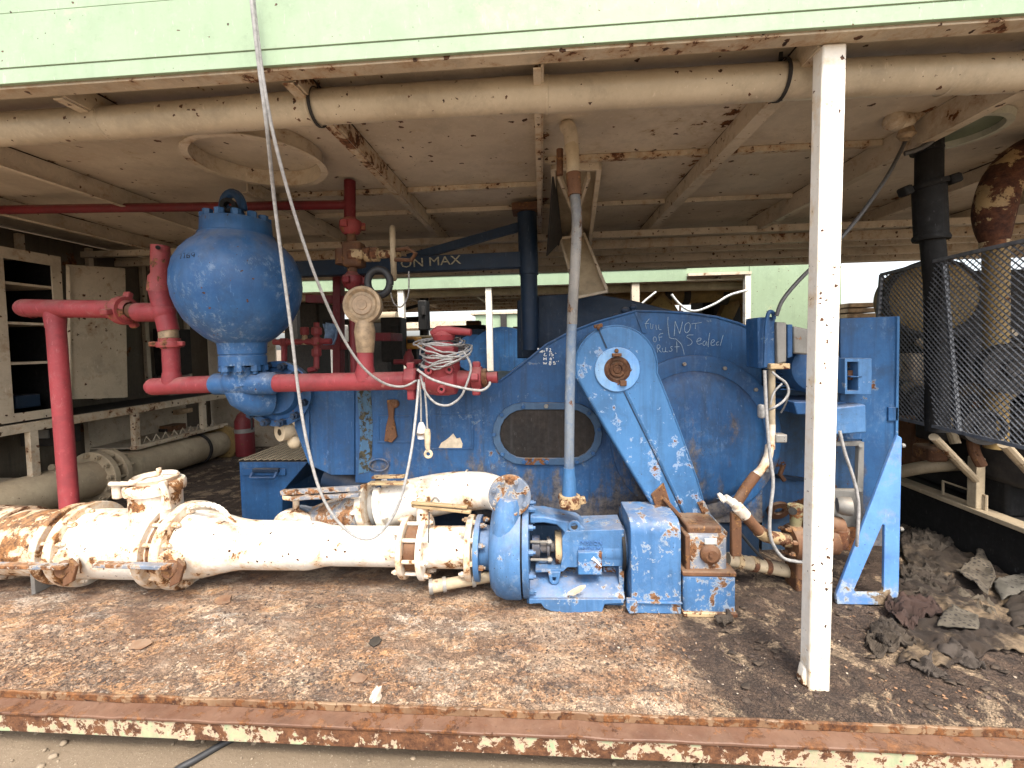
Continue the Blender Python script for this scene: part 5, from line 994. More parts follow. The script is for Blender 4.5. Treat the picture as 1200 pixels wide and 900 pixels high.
for p_, q_ in (((1094,512),(1143,562)),((1176,520),(1222,570))):
    MB().tube([atX(*p_,XM+.03), atX(*q_,XE+.02)], .022, 10).build('strut', M['tan'], mg)
es = thing('engine_skid', 'tan steel engine skid beam with post, painted black for the shade underneath', 'skid', (XE, 2.6, 0))
ea, eb_ = atX(1050,558,XE), atX(1240,640,XE); ez = (ea.z+eb_.z)/2
MB().bb(XE, XE+.10, 1.75, 4.6, ez-.03, ez).build('skid_rail', M['tan'], es, bevel=.004); MB().bb(XE+.02, XE+.03, 1.75, 4.6, 0, ez-.031).build('skid_web', M['black'], es); MB().bb(XE+.09, 4.6, 1.75, 4.7, ez-.2, ez-.03).build('skid_floor', M['dark'], es)  # skid_web's black colour paints in the shade below the rail
q = atX(1142,592,XE+.03); MB().bb(q.x-.02,q.x+.03,q.y-.03,q.y+.03,ez,q.z+.30).build('rail_post', M['tan'], es, bevel=.004)
a_ = atX(1105,578,XE+.05); MB().tube([V(a_.x,a_.y,ez), V(a_.x,a_.y,ez+.09), V(a_.x,a_.y-.28,ez+.09), V(a_.x,a_.y-.28,ez)], .008, 6).build('rail_loop', M['tan'], es)
MB().tube(spline([at(1055,553,3.25), at(1080,548,3.15), at(1110,545,3.1), at(1150,544,3.1), at(1180,546,3.1)],5), .042, 14).build('coolant_hose', M['tan'], es)
st = thing('exhaust_stack', 'sooty black exhaust stack with clamp rings rising through the roof', 'exhaust stack', (2.3, 2.53, 1.0))
YK = 2.53; sk = mpp(1090,230,YK)*cosx(1090)
MB().tube([at(1089,150,YK), at(1088.5,222,YK)], 18.5*sk, 24).build('upper_pipe', M['black'], st); MB().tube([at(1088.5,218,YK), at(1091,278,YK)], 22.5*sk, 24).build('sleeve', M['black'], st); MB().tube([at(1092,276,YK), at(1097,330,YK), at(1098.5,505,YK)], 16.5*sk, 24).build('lower_pipe', M['black'], st)
for px,py,r,tl in ((1088,217,26,.18),(1091,279,24,.1),(1086,176,21,-.1)):
    MB().lathe([(r*sk-.03,-.014),(r*sk,-.014),(r*sk+.004,0),(r*sk,.014),(r*sk-.03,.014)], at(px,py,YK), (-tl,0,1), 28).build('clamp_ring', M['black'], st)
MB().bar(at(1110,212,YK-.05), at(1123,208,YK-.05), .06, .05).build('clamp_ear', M['black'], st, bevel=.01); MB().bar(at(1056,226,YK-.05), at(1066,222,YK-.05), .06, .05).build('clamp_ear', M['black'], st, bevel=.01)
cpt = atZ(1118,152,2.53); MB().lathe([(.20,-.0),(.205,-.035),(.235,-.035),(.24,0)], V(cpt.x-.02,cpt.y,2.535), (0,0,1), 40).build('roof_thimble', paint('thimble', (.50,.50,.40), (.4,.38,.3), rust=.7, rs=7), st, smooth=40); MB().cyl(V(cpt.x-.02,cpt.y,2.532), V(cpt.x-.02,cpt.y,2.538), .20, 32).build('thimble_plate', plain('dull_green_sheet', (.16,.19,.13), .6, 0, .2, 8), st)
mu = thing('exhaust_elbow', 'bulbous rust and tan exhaust elbow on a cream riser behind the mesh', 'exhaust pipe', (2.75, 2.6, .6))
YU = 2.62; uk = mpp(1170,230,YU)*cosx(1170)
pts = [at(1166,284,YU), at(1164,262,YU), at(1166,240,YU), at(1174,214,YU), at(1190,192,YU), at(1212,178,YU), at(1250,168,YU)]
MB().tube(spline(pts,5), [ (19+11*math.sin(min(1,i/10)*PI/2))*uk for i in range(31)], 28).build('elbow', M['elbow'], mu, smooth=60)
MB().tube([at(1167,525,YU), at(1167,284,YU), at(1166,278,YU)], [17*uk,18.5*uk,19*uk], 24).build('riser', M['yellow'], mu); MB().tube([at(1166,290,YU), at(1166,283,YU)], 21*uk, 24).build('riser_band', M['rust_tan'], mu)
M['drum'] = paint('sooty_yellow_paint', (.28,.19,.075), (.15,.10,.04), rust=.6, rs=6, dust=.4, grime=.8)
fd = thing('fan_drum', 'large dull yellow round fan housing behind the black stack', 'fan housing', at(1088,420,3.5))
fr = 63*mpp(1090,350,3.5)*cosx(1090); MB().lathe([(0,.0),(fr*.55,.03),(fr*.9,.02),(fr,.0),(fr,-.05),(fr*1.02,-.06),(fr*1.02,-.22),(0,-.22)], at(1092,349,3.5), (-.35,-1,0), 48).build('drum', M['drum'], fd, smooth=35); MB().lathe([(fr*.93,.02),(fr*1.03,.02),(fr*1.03,-.05),(fr*.93,-.02)], at(1092,349,3.5), (-.35,-1,0), 48).build('drum_rim', M['dark'], fd)
en = thing('diesel_engine', 'grimy dark diesel engine block seen through the mesh guard', 'engine', (3.2, 3.0, .2))
for (x0,x1,y0,y1,z0,z1,mt) in ((2.85,3.9,2.7,4.2,.3,.95,'dark'),(3.0,3.9,2.8,4.1,.95,1.35,'black'),(2.72,2.95,2.55,2.9,.5,.9,'dark'),(2.75,3.1,3.1,3.5,.9,1.25,'dark'),(3.05,3.6,2.3,2.7,.35,1.15,'black')): MB().bb(x0,x1,y0,y1,z0,z1).build('engine_block', M[mt], en, bevel=.04)
for (px,py,Y,r) in ((1186,432,2.5,32),(1150,500,2.6,22),(1085,470,3.0,18)):
    rr_ = r*mpp(px,py,Y); MB().lathe([(0,.02),(rr_*.3,.03),(rr_*.35,.0),(rr_*.8,.0),(rr_*.85,.03),(rr_,.03),(rr_,-.05),(0,-.05)], at(px,py,Y), (-.3,-1,0), 32).build('pulley', M['dark'], en, smooth=30)
for p_ in ([(1060,455,3.2),(1080,450,3.1),(1100,470,3.0),(1120,520,2.9)],[(1125,460,2.9),(1145,455,2.7),(1165,470,2.7),(1200,450,2.6)],[(1145,470,2.7),(1140,520,2.7),(1150,545,2.7)],[(1075,400,3.3),(1100,410,3.2),(1140,400,3.1),(1190,390,2.9)]): MB().tube(spline([at(*q_) for q_ in p_],5), .028, 10).build('engine_hose', M['rust'] if p_[0][0] == 1145 else M['tan'], en)
for (px,py,Y,sx,sz,mt) in ((1068,430,3.3,.10,.20,'cream'),(1078,455,3.25,.12,.10,'galv'),(1110,440,3.2,.2,.2,'dark'),(1135,420,3.0,.14,.3,'dark'),(1070,520,3.3,.12,.4,'rust'),(1105,500,3.1,.25,.18,'dark'),(1090,530,3.0,.12,.1,'rust')): MB().box(at(px,py,Y), (sx,.15,sz)).build('engine_fitting', M[mt], en, bevel=.02)
MB().bb(4.2,4.24,1.8,5.6,.0,1.3).build('radiator_panel', M['dark'], en); MB().bb(3.05,4.4,3.75,4.1,.3,1.92).build('radiator_core', M['dark'], en, bevel=.02); MB().bb(2.75,3.0,2.7,2.95,.3,.85).build('engine_mount', M['black'], en, bevel=.02); MB().bb(2.95,4.2,2.45,2.75,.95,1.25).build('manifold', M['rust'], en, bevel=.05)
# ------------------------------------------------------------------ rags and mats on the deck at right
def cloth(name, label, poly, h, seed, mat, cat='rag', res=34, thick=.006, fold=.05, fr=9, base=.008):
    # poly: four deck pixels (corners), sheet sampled between them with crumpled relief
    P4 = [atZ(x,y,.02) for x,y in poly]; m = MB()
    def fn(u, v):
        p = P4[0]*(1-u)*(1-v)+P4[1]*u*(1-v)+P4[2]*u*v+P4[3]*(1-u)*v
        q = Vector((p.x*fr, p.y*fr, seed)); r2_ = 1-abs(noise.noise(q*2.3+V(7,2,0)))*2.4; e = V(noise.noise(q*.7+V(3,0,0)), noise.noise(q*.7+V(0,5,0)), 0)*.05
        ridge = 1-abs(noise.noise(q+V(e.x*8,0,0)))*2.2
        z = base+.6*h*(.35+.65*noise.noise(q*.35))*math.sin(PI*min(1,max(0,u)))**.35*math.sin(PI*min(1,max(0,v)))**.35+fold*max(0,ridge)**2*.8+fold*.42*max(0,r2_)**2+.012*noise.noise(q*3)+.006*noise.noise(q*7)
        p = p+e; return V(p.x, p.y, max(.006, z)+max(0,deckh(p.x,p.y)))
    m.grid(res, res, fn); o = m.build(name, mat, None, smooth=70, solid=thick); return tag(o, label, cat)
def fabric(name, c, dots=None, c2=None):
    t = NT(name); p = t.pos(); n = t.noise(p, 6, 8, .7); col = t.mix(t.ramp(n,.35,.65), tuple(x*.5 for x in c), c)
    if c2: col = t.mix(t.ramp(t.noise(p,3.5,6,.7,.5),.5,.6), col, c2)
    if dots:
        uv = t.map(p, (1,1,.3)); d = t.ramp(t.voro(uv, dots, rnd=.25), .30, .26); col = t.mix(t.math('MULTIPLY', d, .9), col, (.025,.02,.018))
    t.put(t.b.inputs['Base Color'], col); t.b.inputs['Roughness'].default_value = .95; w_ = t.n('ShaderNodeTexWave', i_Scale=90.0); t.put(w_.inputs['Vector'], p)
    t.put(t.b.inputs['Normal'], t.bump(t.math('ADD', n, t.math('MULTIPLY', w_.outputs[1], .15)), .6, .02)); return t.m
cloth('muddy_tarp', 'muddy brown crumpled tarp spread over the deck beside the gusset', [(1052,590),(1085,575),(1195,650),(1060,690)], .09, 3, fabric('muddy_tarp_cloth', (.042,.029,.019), None, (.085,.062,.040)), 'tarp', 80, fold=.030, fr=7)
cloth('muddy_tarp', 'large trampled brown cloth caked with pale mud at the deck edge', [(1050,690),(1160,660),(1290,760),(1060,780)], .05, 8, fabric('caked_cloth', (.038,.025,.016), None, (.17,.12,.072)), 'tarp', 90, fold=.024, fr=9)
cloth('red_rag', 'crumpled dull red rag lying at the foot of the gusset', [(1042,716),(1072,702),(1106,722),(1062,742)], .05, 5, fabric('red_rag_cloth', (.062,.034,.025)), 'rag', 40, fold=.05, fr=15)
cloth('perforated_mat', 'folded gray perforated mat leaning over the brown tarp', [(1114,678),(1150,656),(1168,690),(1150,708)], .13, 12, fabric('perforated_gray', (.13,.105,.075), 42), 'mat', 30, fold=.03, fr=4, base=.05)
cloth('perforated_mat', 'small gray perforated mat scrap lying nearest the deck edge', [(1092,738),(1112,715),(1146,726),(1138,748)], .06, 21, fabric('perforated_tan', (.15,.125,.09), 46), 'mat', 26, fold=.02, fr=4, base=.03)
cloth('perforated_mat', 'curled perforated gray mat strip at the picture edge by the engine skid', [(1163,690),(1230,662),(1260,680),(1170,712)], .09, 31, fabric('perforated_gray_pale', (.14,.125,.10), 40), 'mat', 26, fold=.02, fr=4, base=.05)
cloth('gray_sack', 'dusty gray sack slumped beneath the curled mat strip', [(1172,712),(1260,688),(1290,745),(1185,738)], .11, 41, fabric('sack_cloth', (.06,.044,.031)), 'sack', 30, fold=.03, fr=5, base=.02)
cloth('black_rag', 'thin dark rag trailing across the deck past the white post', [(1015,745),(1040,722),(1060,742),(1040,765)], .03, 51, fabric('dark_rag_cloth', (.05,.037,.026)), 'rag', 30, fold=.035, fr=14)
cloth('black_rag', 'small dark scrap of cloth beside the gearbox pedestal foot', [(838,722),(850,716),(858,728),(846,733)], .03, 61, fabric('scrap_cloth', (.07,.052,.037)), 'rag', 20, fold=.03, fr=20)
for i, (poly, lab) in enumerate((([(1092,762),(1126,756),(1150,786),(1136,790)], 'curled strip of dark bark like scale near the mat scrap'), ([(1075,780),(1096,770),(1110,795),(1090,800)], 'ragged dark strip of oily cloth nearest the channel'))):
    cloth('oily_strip', lab, poly, .02, 70+i, fabric('oily_strip_cloth', (.075,.058,.045)), 'rag', 20, fold=.03, fr=12)
# lump of dried paint at the lip, rust plates
lp = MB(); c = atZ(440,822,.0); lp.sphere(c+V(0,0,.015), .026, 14, 10, (.8,.8,1.25)); 
for v in lp.v: v += V(1,1,1)*(.016*noise.noise(v*60))
tag(lp.build('mud_lump', plain('pale_mud', (.52,.42,.32), .9, 0, .3, 60), smooth=40), 'pale crumbly lump of dried mud on the rusty deck lip', 'mud lump')
for px, py, s, lab, mt in ((262,703,.05,'brown flake of plate rust beyond the pipe shadow','rust'),(165,755,.05,'brown tilted slab of rust scale on the near deck','rust'),(420,795,.03,'small rounded orange scale chip by the mud lump','rust'),(440,752,.03,'black flat chip of scale on the orange deck','black')):
    c = atZ(px,py,.012); k = [c+V(s*random.uniform(.7,1.4)*math.cos(a+.3),s*random.uniform(.5,1.0)*math.sin(a+.3),.006*math.sin(a)) for a in [2*PI*i/7 for i in range(7)]]
    tag(MB().prism(k, (0,0,.004)).build('scale_slab', M[mt], bevel=.001), lab, 'rust scale')
# ------------------------------------------------------------------ blue tool step with grating top
sb_ = thing('blue_step_box', 'blue steel step box with drawer handle and expanded metal top', 'step', at(310,615,3.05))
Yf = 3.0; z0 = .0; pA, pB = at(280,541,Yf), at(361,541,Yf); pC = at(330,612,Yf)
MB().prism([V(pA.x,Yf,.0), V(pC.x,Yf,.0), at(331,576,Yf), V(pB.x,Yf,pB.z), V(pA.x,Yf,pA.z)], (0,.62,0)).build('box_shell', M['blue_clean'], sb_, bevel=.006)
gm2 = MB(); zt2 = pA.z+.012
nx_, ny_ = 22, 34
for j in range(ny_):
    y = Yf+.62*j/ny_
    pts = [V(pA.x+(pB.x-pA.x)*i/nx_, y+(.009 if i % 2 else -.009)+.009, zt2+(.004 if i % 2 else 0)) for i in range(nx_+1)]
    gm2.tube(pts, .0035, 4, False)
gm2.build('expanded_top', M['tan'], sb_); MB().bb(pA.x, pB.x, Yf-.004, Yf+.62, pA.z, pA.z+.004).build('top_sheet', M['dark'], sb_)
h0, h1 = at(296,554,Yf-.03), at(324,554,Yf-.03)
MB().bar(at(285,553,Yf-.008), at(335,553,Yf-.008), .015, .05, (0,0,1)).build('handle_plate', M['blue_clean'], sb_, bevel=.003)
MB().tube([h0, h0+V(0,-.03,-.03), h1+V(0,-.03,-.03), h1], .011, 8).build('handle', M['blue_clean'], sb_); MB().box(at(312,551,Yf-.02), (.20,.03,.03)).build('latch_bar', M['navy'], sb_, bevel=.005)
# ------------------------------------------------------------------ long tan pipe along the left wall
lp_ = thing('wall_pipe', 'long dusty tan pipe with bolted flange running back along the left wall', 'pipe', (-4.2, 4, .1))
a, b = atX(-60,600,-4.2), atX(236,525,-4.2); a = V(-4.2, 2.2, .265); b = V(-4.2, 5.05, .195); rr0 = .165
MB().tube([a.lerp(b,i/30) for i in range(31)], rr0, 32).build('pipe', M['tan'], lp_, smooth=60)
d = (b-a).normalized()
def onp(px, py):                     # station along the pipe at a pixel
    q = atX(px,py,-4.2); return a+d*((q-a).dot(d))
f1 = onp(118,560); 
for o_ in (-.06, .06): MB().lathe([(0,-.025),(rr0*1.5,-.025),(rr0*1.5,.025),(0,.025)], f1+d*o_, d, 36).build('flange', M['tan'], lp_, bevel=.004)
bolts(lp_, f1+d*.085, d, rr0*1.32, 12, .045, M['tan'], .1, only=lambda p: p.x > -4.25); bolts(lp_, f1-d*.085, -d, rr0*1.32, 12, .045, M['tan'], .1, only=lambda p: p.x > -4.25)
for i in range(12):
    an = 2*PI*i/12; MB().cyl(f1-d*.06+V(rr0*1.32*math.cos(an),0,rr0*1.32*math.sin(an)), f1+d*.06+V(rr0*1.32*math.cos(an),0,rr0*1.32*math.sin(an)), .014, 6).build('stud', M['tan'], lp_)
f2 = onp(58,574); MB().lathe([(rr0,-.006),(rr0*1.02,0),(rr0,.006)], f2, d, 32).build('weld_bead', M['tan'], lp_); f3 = onp(232,527); MB().ring(f3, d, rr0*.9, rr0*1.12, .03, 32).build('strap', M['dark'], lp_)
f4 = b+d*.1; MB().tube([b, f4+d*.3], rr0*.95, 28).build('pipe_end', M['tan'], lp_); MB().lathe([(rr0*.8,-.03),(rr0*1.45,-.03),(rr0*1.45,.03),(rr0*.8,.03)], f4+d*.1, d, 32).build('flange', M['yellow'], lp_, bevel=.004)
m = MB(); m.bar(at(105,578,3.75), at(157,560,4.0), .05, .02); m.build('flat_lever', M['gray'], lp_)
MB().tube([at(60,548,3.4), at(100,545,3.7), at(160,528,4.3)], .03, 10).build('thin_pipe', M['tan'], lp_)
# ------------------------------------------------------------------ shelf, cabinet with open door, clutter
sh = thing('wall_shelf', 'rusty cream steel shelf frame on the left wall with hanging legs', 'shelf', (-4.4, 4, .8))
MB().bb(-4.76,-4.16,2.3,5.3,.83,.845).build('shelf_top', M['dark'], sh); MB().bb(-4.20,-4.15,2.3,5.35,.77,.845).build('front_rail', M['cream_rusty'], sh, bevel=.004)
for px, y1_ in ((31,484),(155,385),(236,340)):
    y = atX(px,490,-4.17).y; MB().bb(-4.20,-4.15,y,y+.06,.40 if px > 100 else .36,.77).build('shelf_leg', M['cream_rusty'], sh, bevel=.003)
ya, yb_ = atX(160,510,-4.17).y, atX(243,500,-4.17).y; MB().bb(-4.20,-4.13,ya-.05,5.3,.40,.44).build('lower_rail', M['cream_rusty'], sh, bevel=.003)
MB().bb(-4.72,-4.13,3.0-.9,atX(42,540,-4.17).y,.33,.38).build('lower_rail', M['cream_rusty'], sh, bevel=.003); MB().bb(-4.7,-4.2,ya,5.2,.40,.412).build('lower_tray', M['cream'], sh)
m = MB()
for i in range(9):
    y = ya+.1+(5.1-ya)*i/9; m.tube([V(-4.2,y,.44), V(-4.2,y+.04,.50), V(-4.2,y+.08,.44)], .006, 5)
m.build('zigzag_lace', M['cream'], sh); MB().bb(-4.75,-4.70,ya,5.3,.0,.8).build('lower_back', M['cream'], sh)
cbx = thing('steel_cabinet', 'cream steel cabinet with black shelves and a wide open door', 'cabinet', (-4.4, 3.3, .85))
XC = -4.2; yc1 = atX(75,390,XC).y; yc0 = 2.6; zc0, zc1 = .86, 2.245
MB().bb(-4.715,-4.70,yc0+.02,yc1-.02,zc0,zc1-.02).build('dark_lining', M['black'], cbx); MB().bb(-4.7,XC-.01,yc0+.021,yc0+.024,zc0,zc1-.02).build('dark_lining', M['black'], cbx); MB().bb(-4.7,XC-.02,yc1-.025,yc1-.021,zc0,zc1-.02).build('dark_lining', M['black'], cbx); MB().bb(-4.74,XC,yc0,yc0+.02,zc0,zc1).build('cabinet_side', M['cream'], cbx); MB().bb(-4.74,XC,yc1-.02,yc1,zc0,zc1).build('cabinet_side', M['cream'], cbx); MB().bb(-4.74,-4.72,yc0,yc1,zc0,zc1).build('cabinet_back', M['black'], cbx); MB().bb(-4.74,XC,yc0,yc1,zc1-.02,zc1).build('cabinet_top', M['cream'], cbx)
o_ = [V(XC+.003,yc0,zc0),V(XC+.003,yc1,zc0),V(XC+.003,yc1,zc1),V(XC+.003,yc0,zc1)]; y2 = atX(9,400,XC).y; y3 = atX(64,400,XC).y
MB().frameprism(o_, [V(XC+.003,y2,zc0+.07),V(XC+.003,y3,zc0+.07),V(XC+.003,y3,zc1-.09),V(XC+.003,y2,zc1-.09)], (.012,0,0)).build('face_frame', M['cream'], cbx, bevel=.003)
for py in (334, 379, 425): 
    z = atX(36,py,XC).z; MB().bb(-4.71,XC,yc0+.02,yc1-.02,z-.012,z+.008).build('cabinet_shelf', M['cream'], cbx)
MB().bb(-4.68,-4.3,y2+.1,y3-.05,zc0+.09,zc0+.2).build('dark_contents', M['navy'], cbx, bevel=.01)
dA, dB = at(78,310,yc1+.02), at(143,314,4.02); dC, dD = at(146,466,4.02), at(80,468,yc1+.02)
cdr = MB().prism([dA,dB,dC,dD], (.004,.03,0)).build('cabinet_door', M['cream'], cbx, bevel=.006)
MB().frameprism([dA+V(0,-.006,0),dB+V(0,-.006,0),dC+V(0,-.006,0),dD+V(0,-.006,0)], [dA+V(.03,-.004,-.03),dB+V(-.03,-.006,-.03),dC+V(-.03,-.006,.03),dD+V(.03,-.004,.03)], (0,.01,0)).build('door_rim', M['cream'], cbx)
for py in (391, 404, 417): MB().cyl(at(130,py,3.97), at(130,py,3.95), .02, 10).build('door_knob', M['dark'], cdr)
mc = thing('wall_machine', 'dim gray switchgear cabinet behind the red tee by the left wall', 'switchgear', at(175,460,5.0))
for x0,y0,x1,y1,mt in ((150,345,183,440,'gray'),(157,376,167,398,'white'),(145,402,190,420,'dark'),(140,425,200,432,'gray'),(145,440,200,466,'gray'),(183,385,200,440,'dark')):
    q0, q1 = at(x0,y1,5.0), at(x1,y0,5.0); yo = {'gray':.0,'white':-.03,'dark':-.05}[mt]; MB().bb(q0.x,q1.x,5.0+yo-.003*(y0%7),5.3,q0.z,q1.z).build('switch_panel', M[mt], mc, bevel=.01)
for i in range(7): MB().tube([at(145+8*i,455-3*(i%3),4.9), at(150+8*i,440+4*(i%2),4.88), at(156+8*i,452,4.9)], .02, 8).build('machine_pipe', M['gray'] if i % 2 else M['dark'], mc)
fe = thing('fire_extinguisher', 'dusty dark red fire extinguisher standing by the rear wall', 'fire extinguisher', at(287,535,4.9))
q = at(287,512,4.9); fm = mpp(287,512,4.9)*cosx(287); MB().lathe([(0,0),(11.5*fm,0),(11.8*fm,.02),(11.8*fm,.42),(8*fm,.5),(3*fm,.54),(3*fm,.6),(0,.6)], q-V(0,0,.22), (0,0,1), 24).build('cylinder', M['red_dark'], fe, smooth=40); MB().lathe([(12*fm,0),(12*fm,.05)], q+V(0,0,.06), (0,0,1), 24).build('label_band', M['gray'], fe); MB().bar(q+V(-.06,-.03,.40), q+V(.06,-.03,.44), .03, .02).build('handle', M['black'], fe); MB().tube(spline([q+V(.02,-.03,.4), q+V(.12,-.05,.34), q+V(.13,-.05,.1)],5), .012, 8).build('hose', M['rubber'], fe)
# white rail and steps seen below the elbow
rl = thing('rear_steps', 'small sunlit white rail and stair frame behind the pump', 'stairs', at(320,528,6.3))
for p_ in (((308,490),(308,528)),((308,493),(331,493)),((327,493),(327,512))): MB().bar(at(*p_[0],6.3), at(*p_[1],6.3), .05, .05, (0,1,0)).build('rail', M['white'], rl)
for py in (507,514,520): MB().bar(at(310,py,6.3), at(332,py,6.3), .25, .03).build('tread', M['wood'], rl)
hf = thing('hose_flange', 'dusty gray hose end flange beside the fluid end', 'flange', at(336,515,2.75))
MB().lathe([(4*.0055,-.03),(5*.0055,-.045),(9*.0055,-.03),(11*.0055,0),(11*.0055,.05),(4*.0055,.05)], at(336,505,2.72), (-.5,-1,0), 24).build('flange_body', M['tan'], hf); MB().sphere(at(345,518,2.74), .045, 12, 8).build('flange_lug', M['tan'], hf)
# red manifold details between dampener and riser
rv = thing('red_bleed_valve', 'small red bleed valve piping behind the hanging cable', 'valve', at(350,435,3.1))
YV = 3.1; vm = mpp(350,400,YV)
for pts, r, mt in (([(321,401),(388,400)],3.4,'red'),([(333,401),(333,440)],3.2,'red'),([(371,378),(371,432)],3.2,'red_rusty'),([(371,432),(362,434)],3.2,'red'),([(357,387),(357,404)],3,'rust_tan')): MB().tube([at(*q_,YV) for q_ in pts], r*vm, 14).build('small_pipe', M[mt], rv)
for px, py, r in ((371,388,6),(371,400,6),(371,413,5.5),(333,401,5),(357,388,5)): MB().lathe([(r*vm*.8,-.03),(r*vm,-.02),(r*vm,.02),(r*vm*.8,.03)], at(px,py,YV), (0,0,1), 8).build('small_union', M['red_rusty'], rv)
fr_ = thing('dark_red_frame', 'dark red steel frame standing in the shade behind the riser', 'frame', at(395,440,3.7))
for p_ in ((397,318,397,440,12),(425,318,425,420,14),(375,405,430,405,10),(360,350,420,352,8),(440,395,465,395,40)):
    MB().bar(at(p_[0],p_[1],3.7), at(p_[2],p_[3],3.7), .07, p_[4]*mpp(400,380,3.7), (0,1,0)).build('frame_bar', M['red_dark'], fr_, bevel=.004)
bgx = thing('blue_rag', 'pale blue cloth rag hanging from the dark red frame', 'rag', at(384,395,3.5)); bgx2 = MB()
bgx2.grid(10, 14, lambda u, v: at(378+15*u+3*math.sin(v*3)*u, 378+26*v+4*abs(u-.4)*(1-v), 3.5)+V(0,.05*math.sin(u*9+v*2),0)); bgx2.build('cloth', plain('pale_blue_cloth', (.25,.36,.52), .9, 0, .4, 18), bgx, solid=.005)
cr = cable('cable_coil', 'small coil of black cable hanging from the rusty hand wheel', [at(444+13*math.cos(a), 331+15*math.sin(a), 2.62) for a in [2*PI*i/18+.2 for i in range(19)]], .024, 'rubber', 'cable coil')
cable('loose_wire', 'thin pale wire hanging in a loop under the hand wheel', [at(*q_) for q_ in ((479,318,2.75),(479,340,2.75),(476,352,2.75),(469,360,2.75),(461,354,2.75),(457,338,2.75))], .005)
# ------------------------------------------------------------------ the second pump shelter behind
Y2 = 7.55
z2b = at(800,329,Y2).z
h2 = thing('rear_pump_house', 'second pale green pump shelter with white posts standing behind the first', 'shelter', (0, Y2, 0))
X0_, X1_ = -9.5, at(985,330,Y2).x
xg0 = at(878,330,Y2).x; xr0 = at(805,325,Y2).x
f2 = MB(); f2.bb(X0_, xr0, Y2, Y2+.03, z2b, 3.4); f2.bb(xr0, xg0, Y2, Y2+.03, at(840,320,Y2).z, 3.4); f2.build('fascia', M['green'], h2)
for py in (311, 322): 
    z = at(560,py,Y2).z; MB().bb(X0_, xr0, Y2-.012, Y2, z-.008, z+.008).build('fascia_rib', M['green'], h2)
MB().bb(xg0, X1_, Y2-.02, Y2+.05, -.15, 3.4).build('green_wall', M['green'], h2); MB().bb(xg0-.09, xg0, Y2-.06, Y2+.03, 0, at(878,321,Y2).z).build('door_jamb', M['post'], h2)
MB().bb(xg0, X1_, Y2-.032, Y2-.02, at(920,297,Y2).z, at(920,295,Y2).z).build('wall_rib', M['green'], h2)
MB().bb(xr0, xg0, Y2-.08, Y2+.02, at(840,321,Y2).z-.03, at(840,320,Y2).z).build('door_header', M['cream'], h2)
MB().bb(X0_, X1_, Y2+.03, Y2+5.6, z2b+.12, z2b+.18).build('ceiling_panel', M['cream'], h2); MB().bb(X0_, X1_, Y2+.031, Y2+.2, z2b+.0, z2b+.02).build('edge_beam', M['cream'], h2)
for px in (572.5, 744, 470):
    x = at(px,330,Y2+.1).x; wpx = 7 if px < 700 else 9; MB().bb(x-wpx*.5*mpp(px,330,Y2), x+wpx*.5*mpp(px,330,Y2), Y2+.04, Y2+.15, -.15, z2b+(.0)).build('post', M['post'] if px != 744 else M['cream'], h2)
for i in range(9):
    x = X0_+.6+1.5*i; MB().bb(x, x+.05, Y2+.2, Y2+4.1, z2b+.02, z2b+.12).build('roof_beam', M['cream'], h2)
for y in (1.2,2.2,3.2,4.1,5.0,5.5): MB().bb(X0_, X1_, Y2+y, Y2+y+.06, z2b+.03, z2b+.115).build('purlin', M['cream_rusty'], h2)
gp = thing('rear_vent_pipe', 'long cream vent pipe under the eave of the rear shelter', 'pipe', at(600,340,Y2+.25))
MB().tube([at(330,349,Y2+.3), at(600,341,Y2+.3), at(875,334,Y2+.3)], 5.2*mpp(600,340,Y2+.3), 16).build('vent_length', M['tan'], gp)
dc_ = thing('yellow_duct', 'large yellow duct slung under the rear shelter roof', 'duct', at(800,345,Y2+1))
MB().tube([at(690,356,Y2+1), at(745,350,Y2+1), at(882,343,Y2+1)], 9*mpp(800,345,Y2+1), 18).build('duct', M['yellow'], dc_); MB().tube([at(765,352,Y2+1), at(774,362,Y2+1), at(785,380,Y2+1)], 16*mpp(800,345,Y2+1), 14).build('duct_branch', M['yellow'], dc_)
for px in (781, 803, 848): MB().ring(at(px,347.5,Y2+1), (1,0,-.05), 8.8*mpp(800,345,Y2+1), 10*mpp(800,345,Y2+1), .12, 18).build('duct_band', M['dark'], dc_)
MB().bar(at(840,392,Y2+1.3), at(858,352,Y2+1.3), .25, .25).build('duct_leg', M['yellow'], dc_); MB().bar(at(875,345,Y2+.9), at(878,380,Y2+.9), .2, .2).build('duct_leg', M['yellow'], dc_)
cable('rear_cable', 'white cable sagging under the rear shelter roof by the door', [at(*q_) for q_ in ((787,345,6.8),(795,355,6.8),(806,363,6.8),(818,364,6.8),(838,356,6.8),(855,346,6.8),(876,340,6.8))], .018, 'chalk_white')
cable('rear_cable', 'short white cable slanting beside the rear shelter post', [at(*q_) for q_ in ((752,356,6.8),(760,349,6.8),(769,342,6.8))], .016, 'chalk_white')
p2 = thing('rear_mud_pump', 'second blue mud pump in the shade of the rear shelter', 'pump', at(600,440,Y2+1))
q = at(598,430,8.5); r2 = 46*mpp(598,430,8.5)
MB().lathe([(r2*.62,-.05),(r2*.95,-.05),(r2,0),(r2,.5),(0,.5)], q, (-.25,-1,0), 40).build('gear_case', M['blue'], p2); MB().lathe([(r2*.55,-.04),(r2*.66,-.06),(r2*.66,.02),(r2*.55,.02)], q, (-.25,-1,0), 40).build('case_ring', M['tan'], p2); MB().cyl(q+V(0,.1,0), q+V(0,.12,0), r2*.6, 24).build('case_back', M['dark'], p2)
MB().lathe([(0,0),(22*mpp(560,420,8.2),0),(22*mpp(560,420,8.2),.3),(0,.3)], at(556,414,8.2), (-.25,1,0), 30).build('drive_drum', M['blue'], p2)
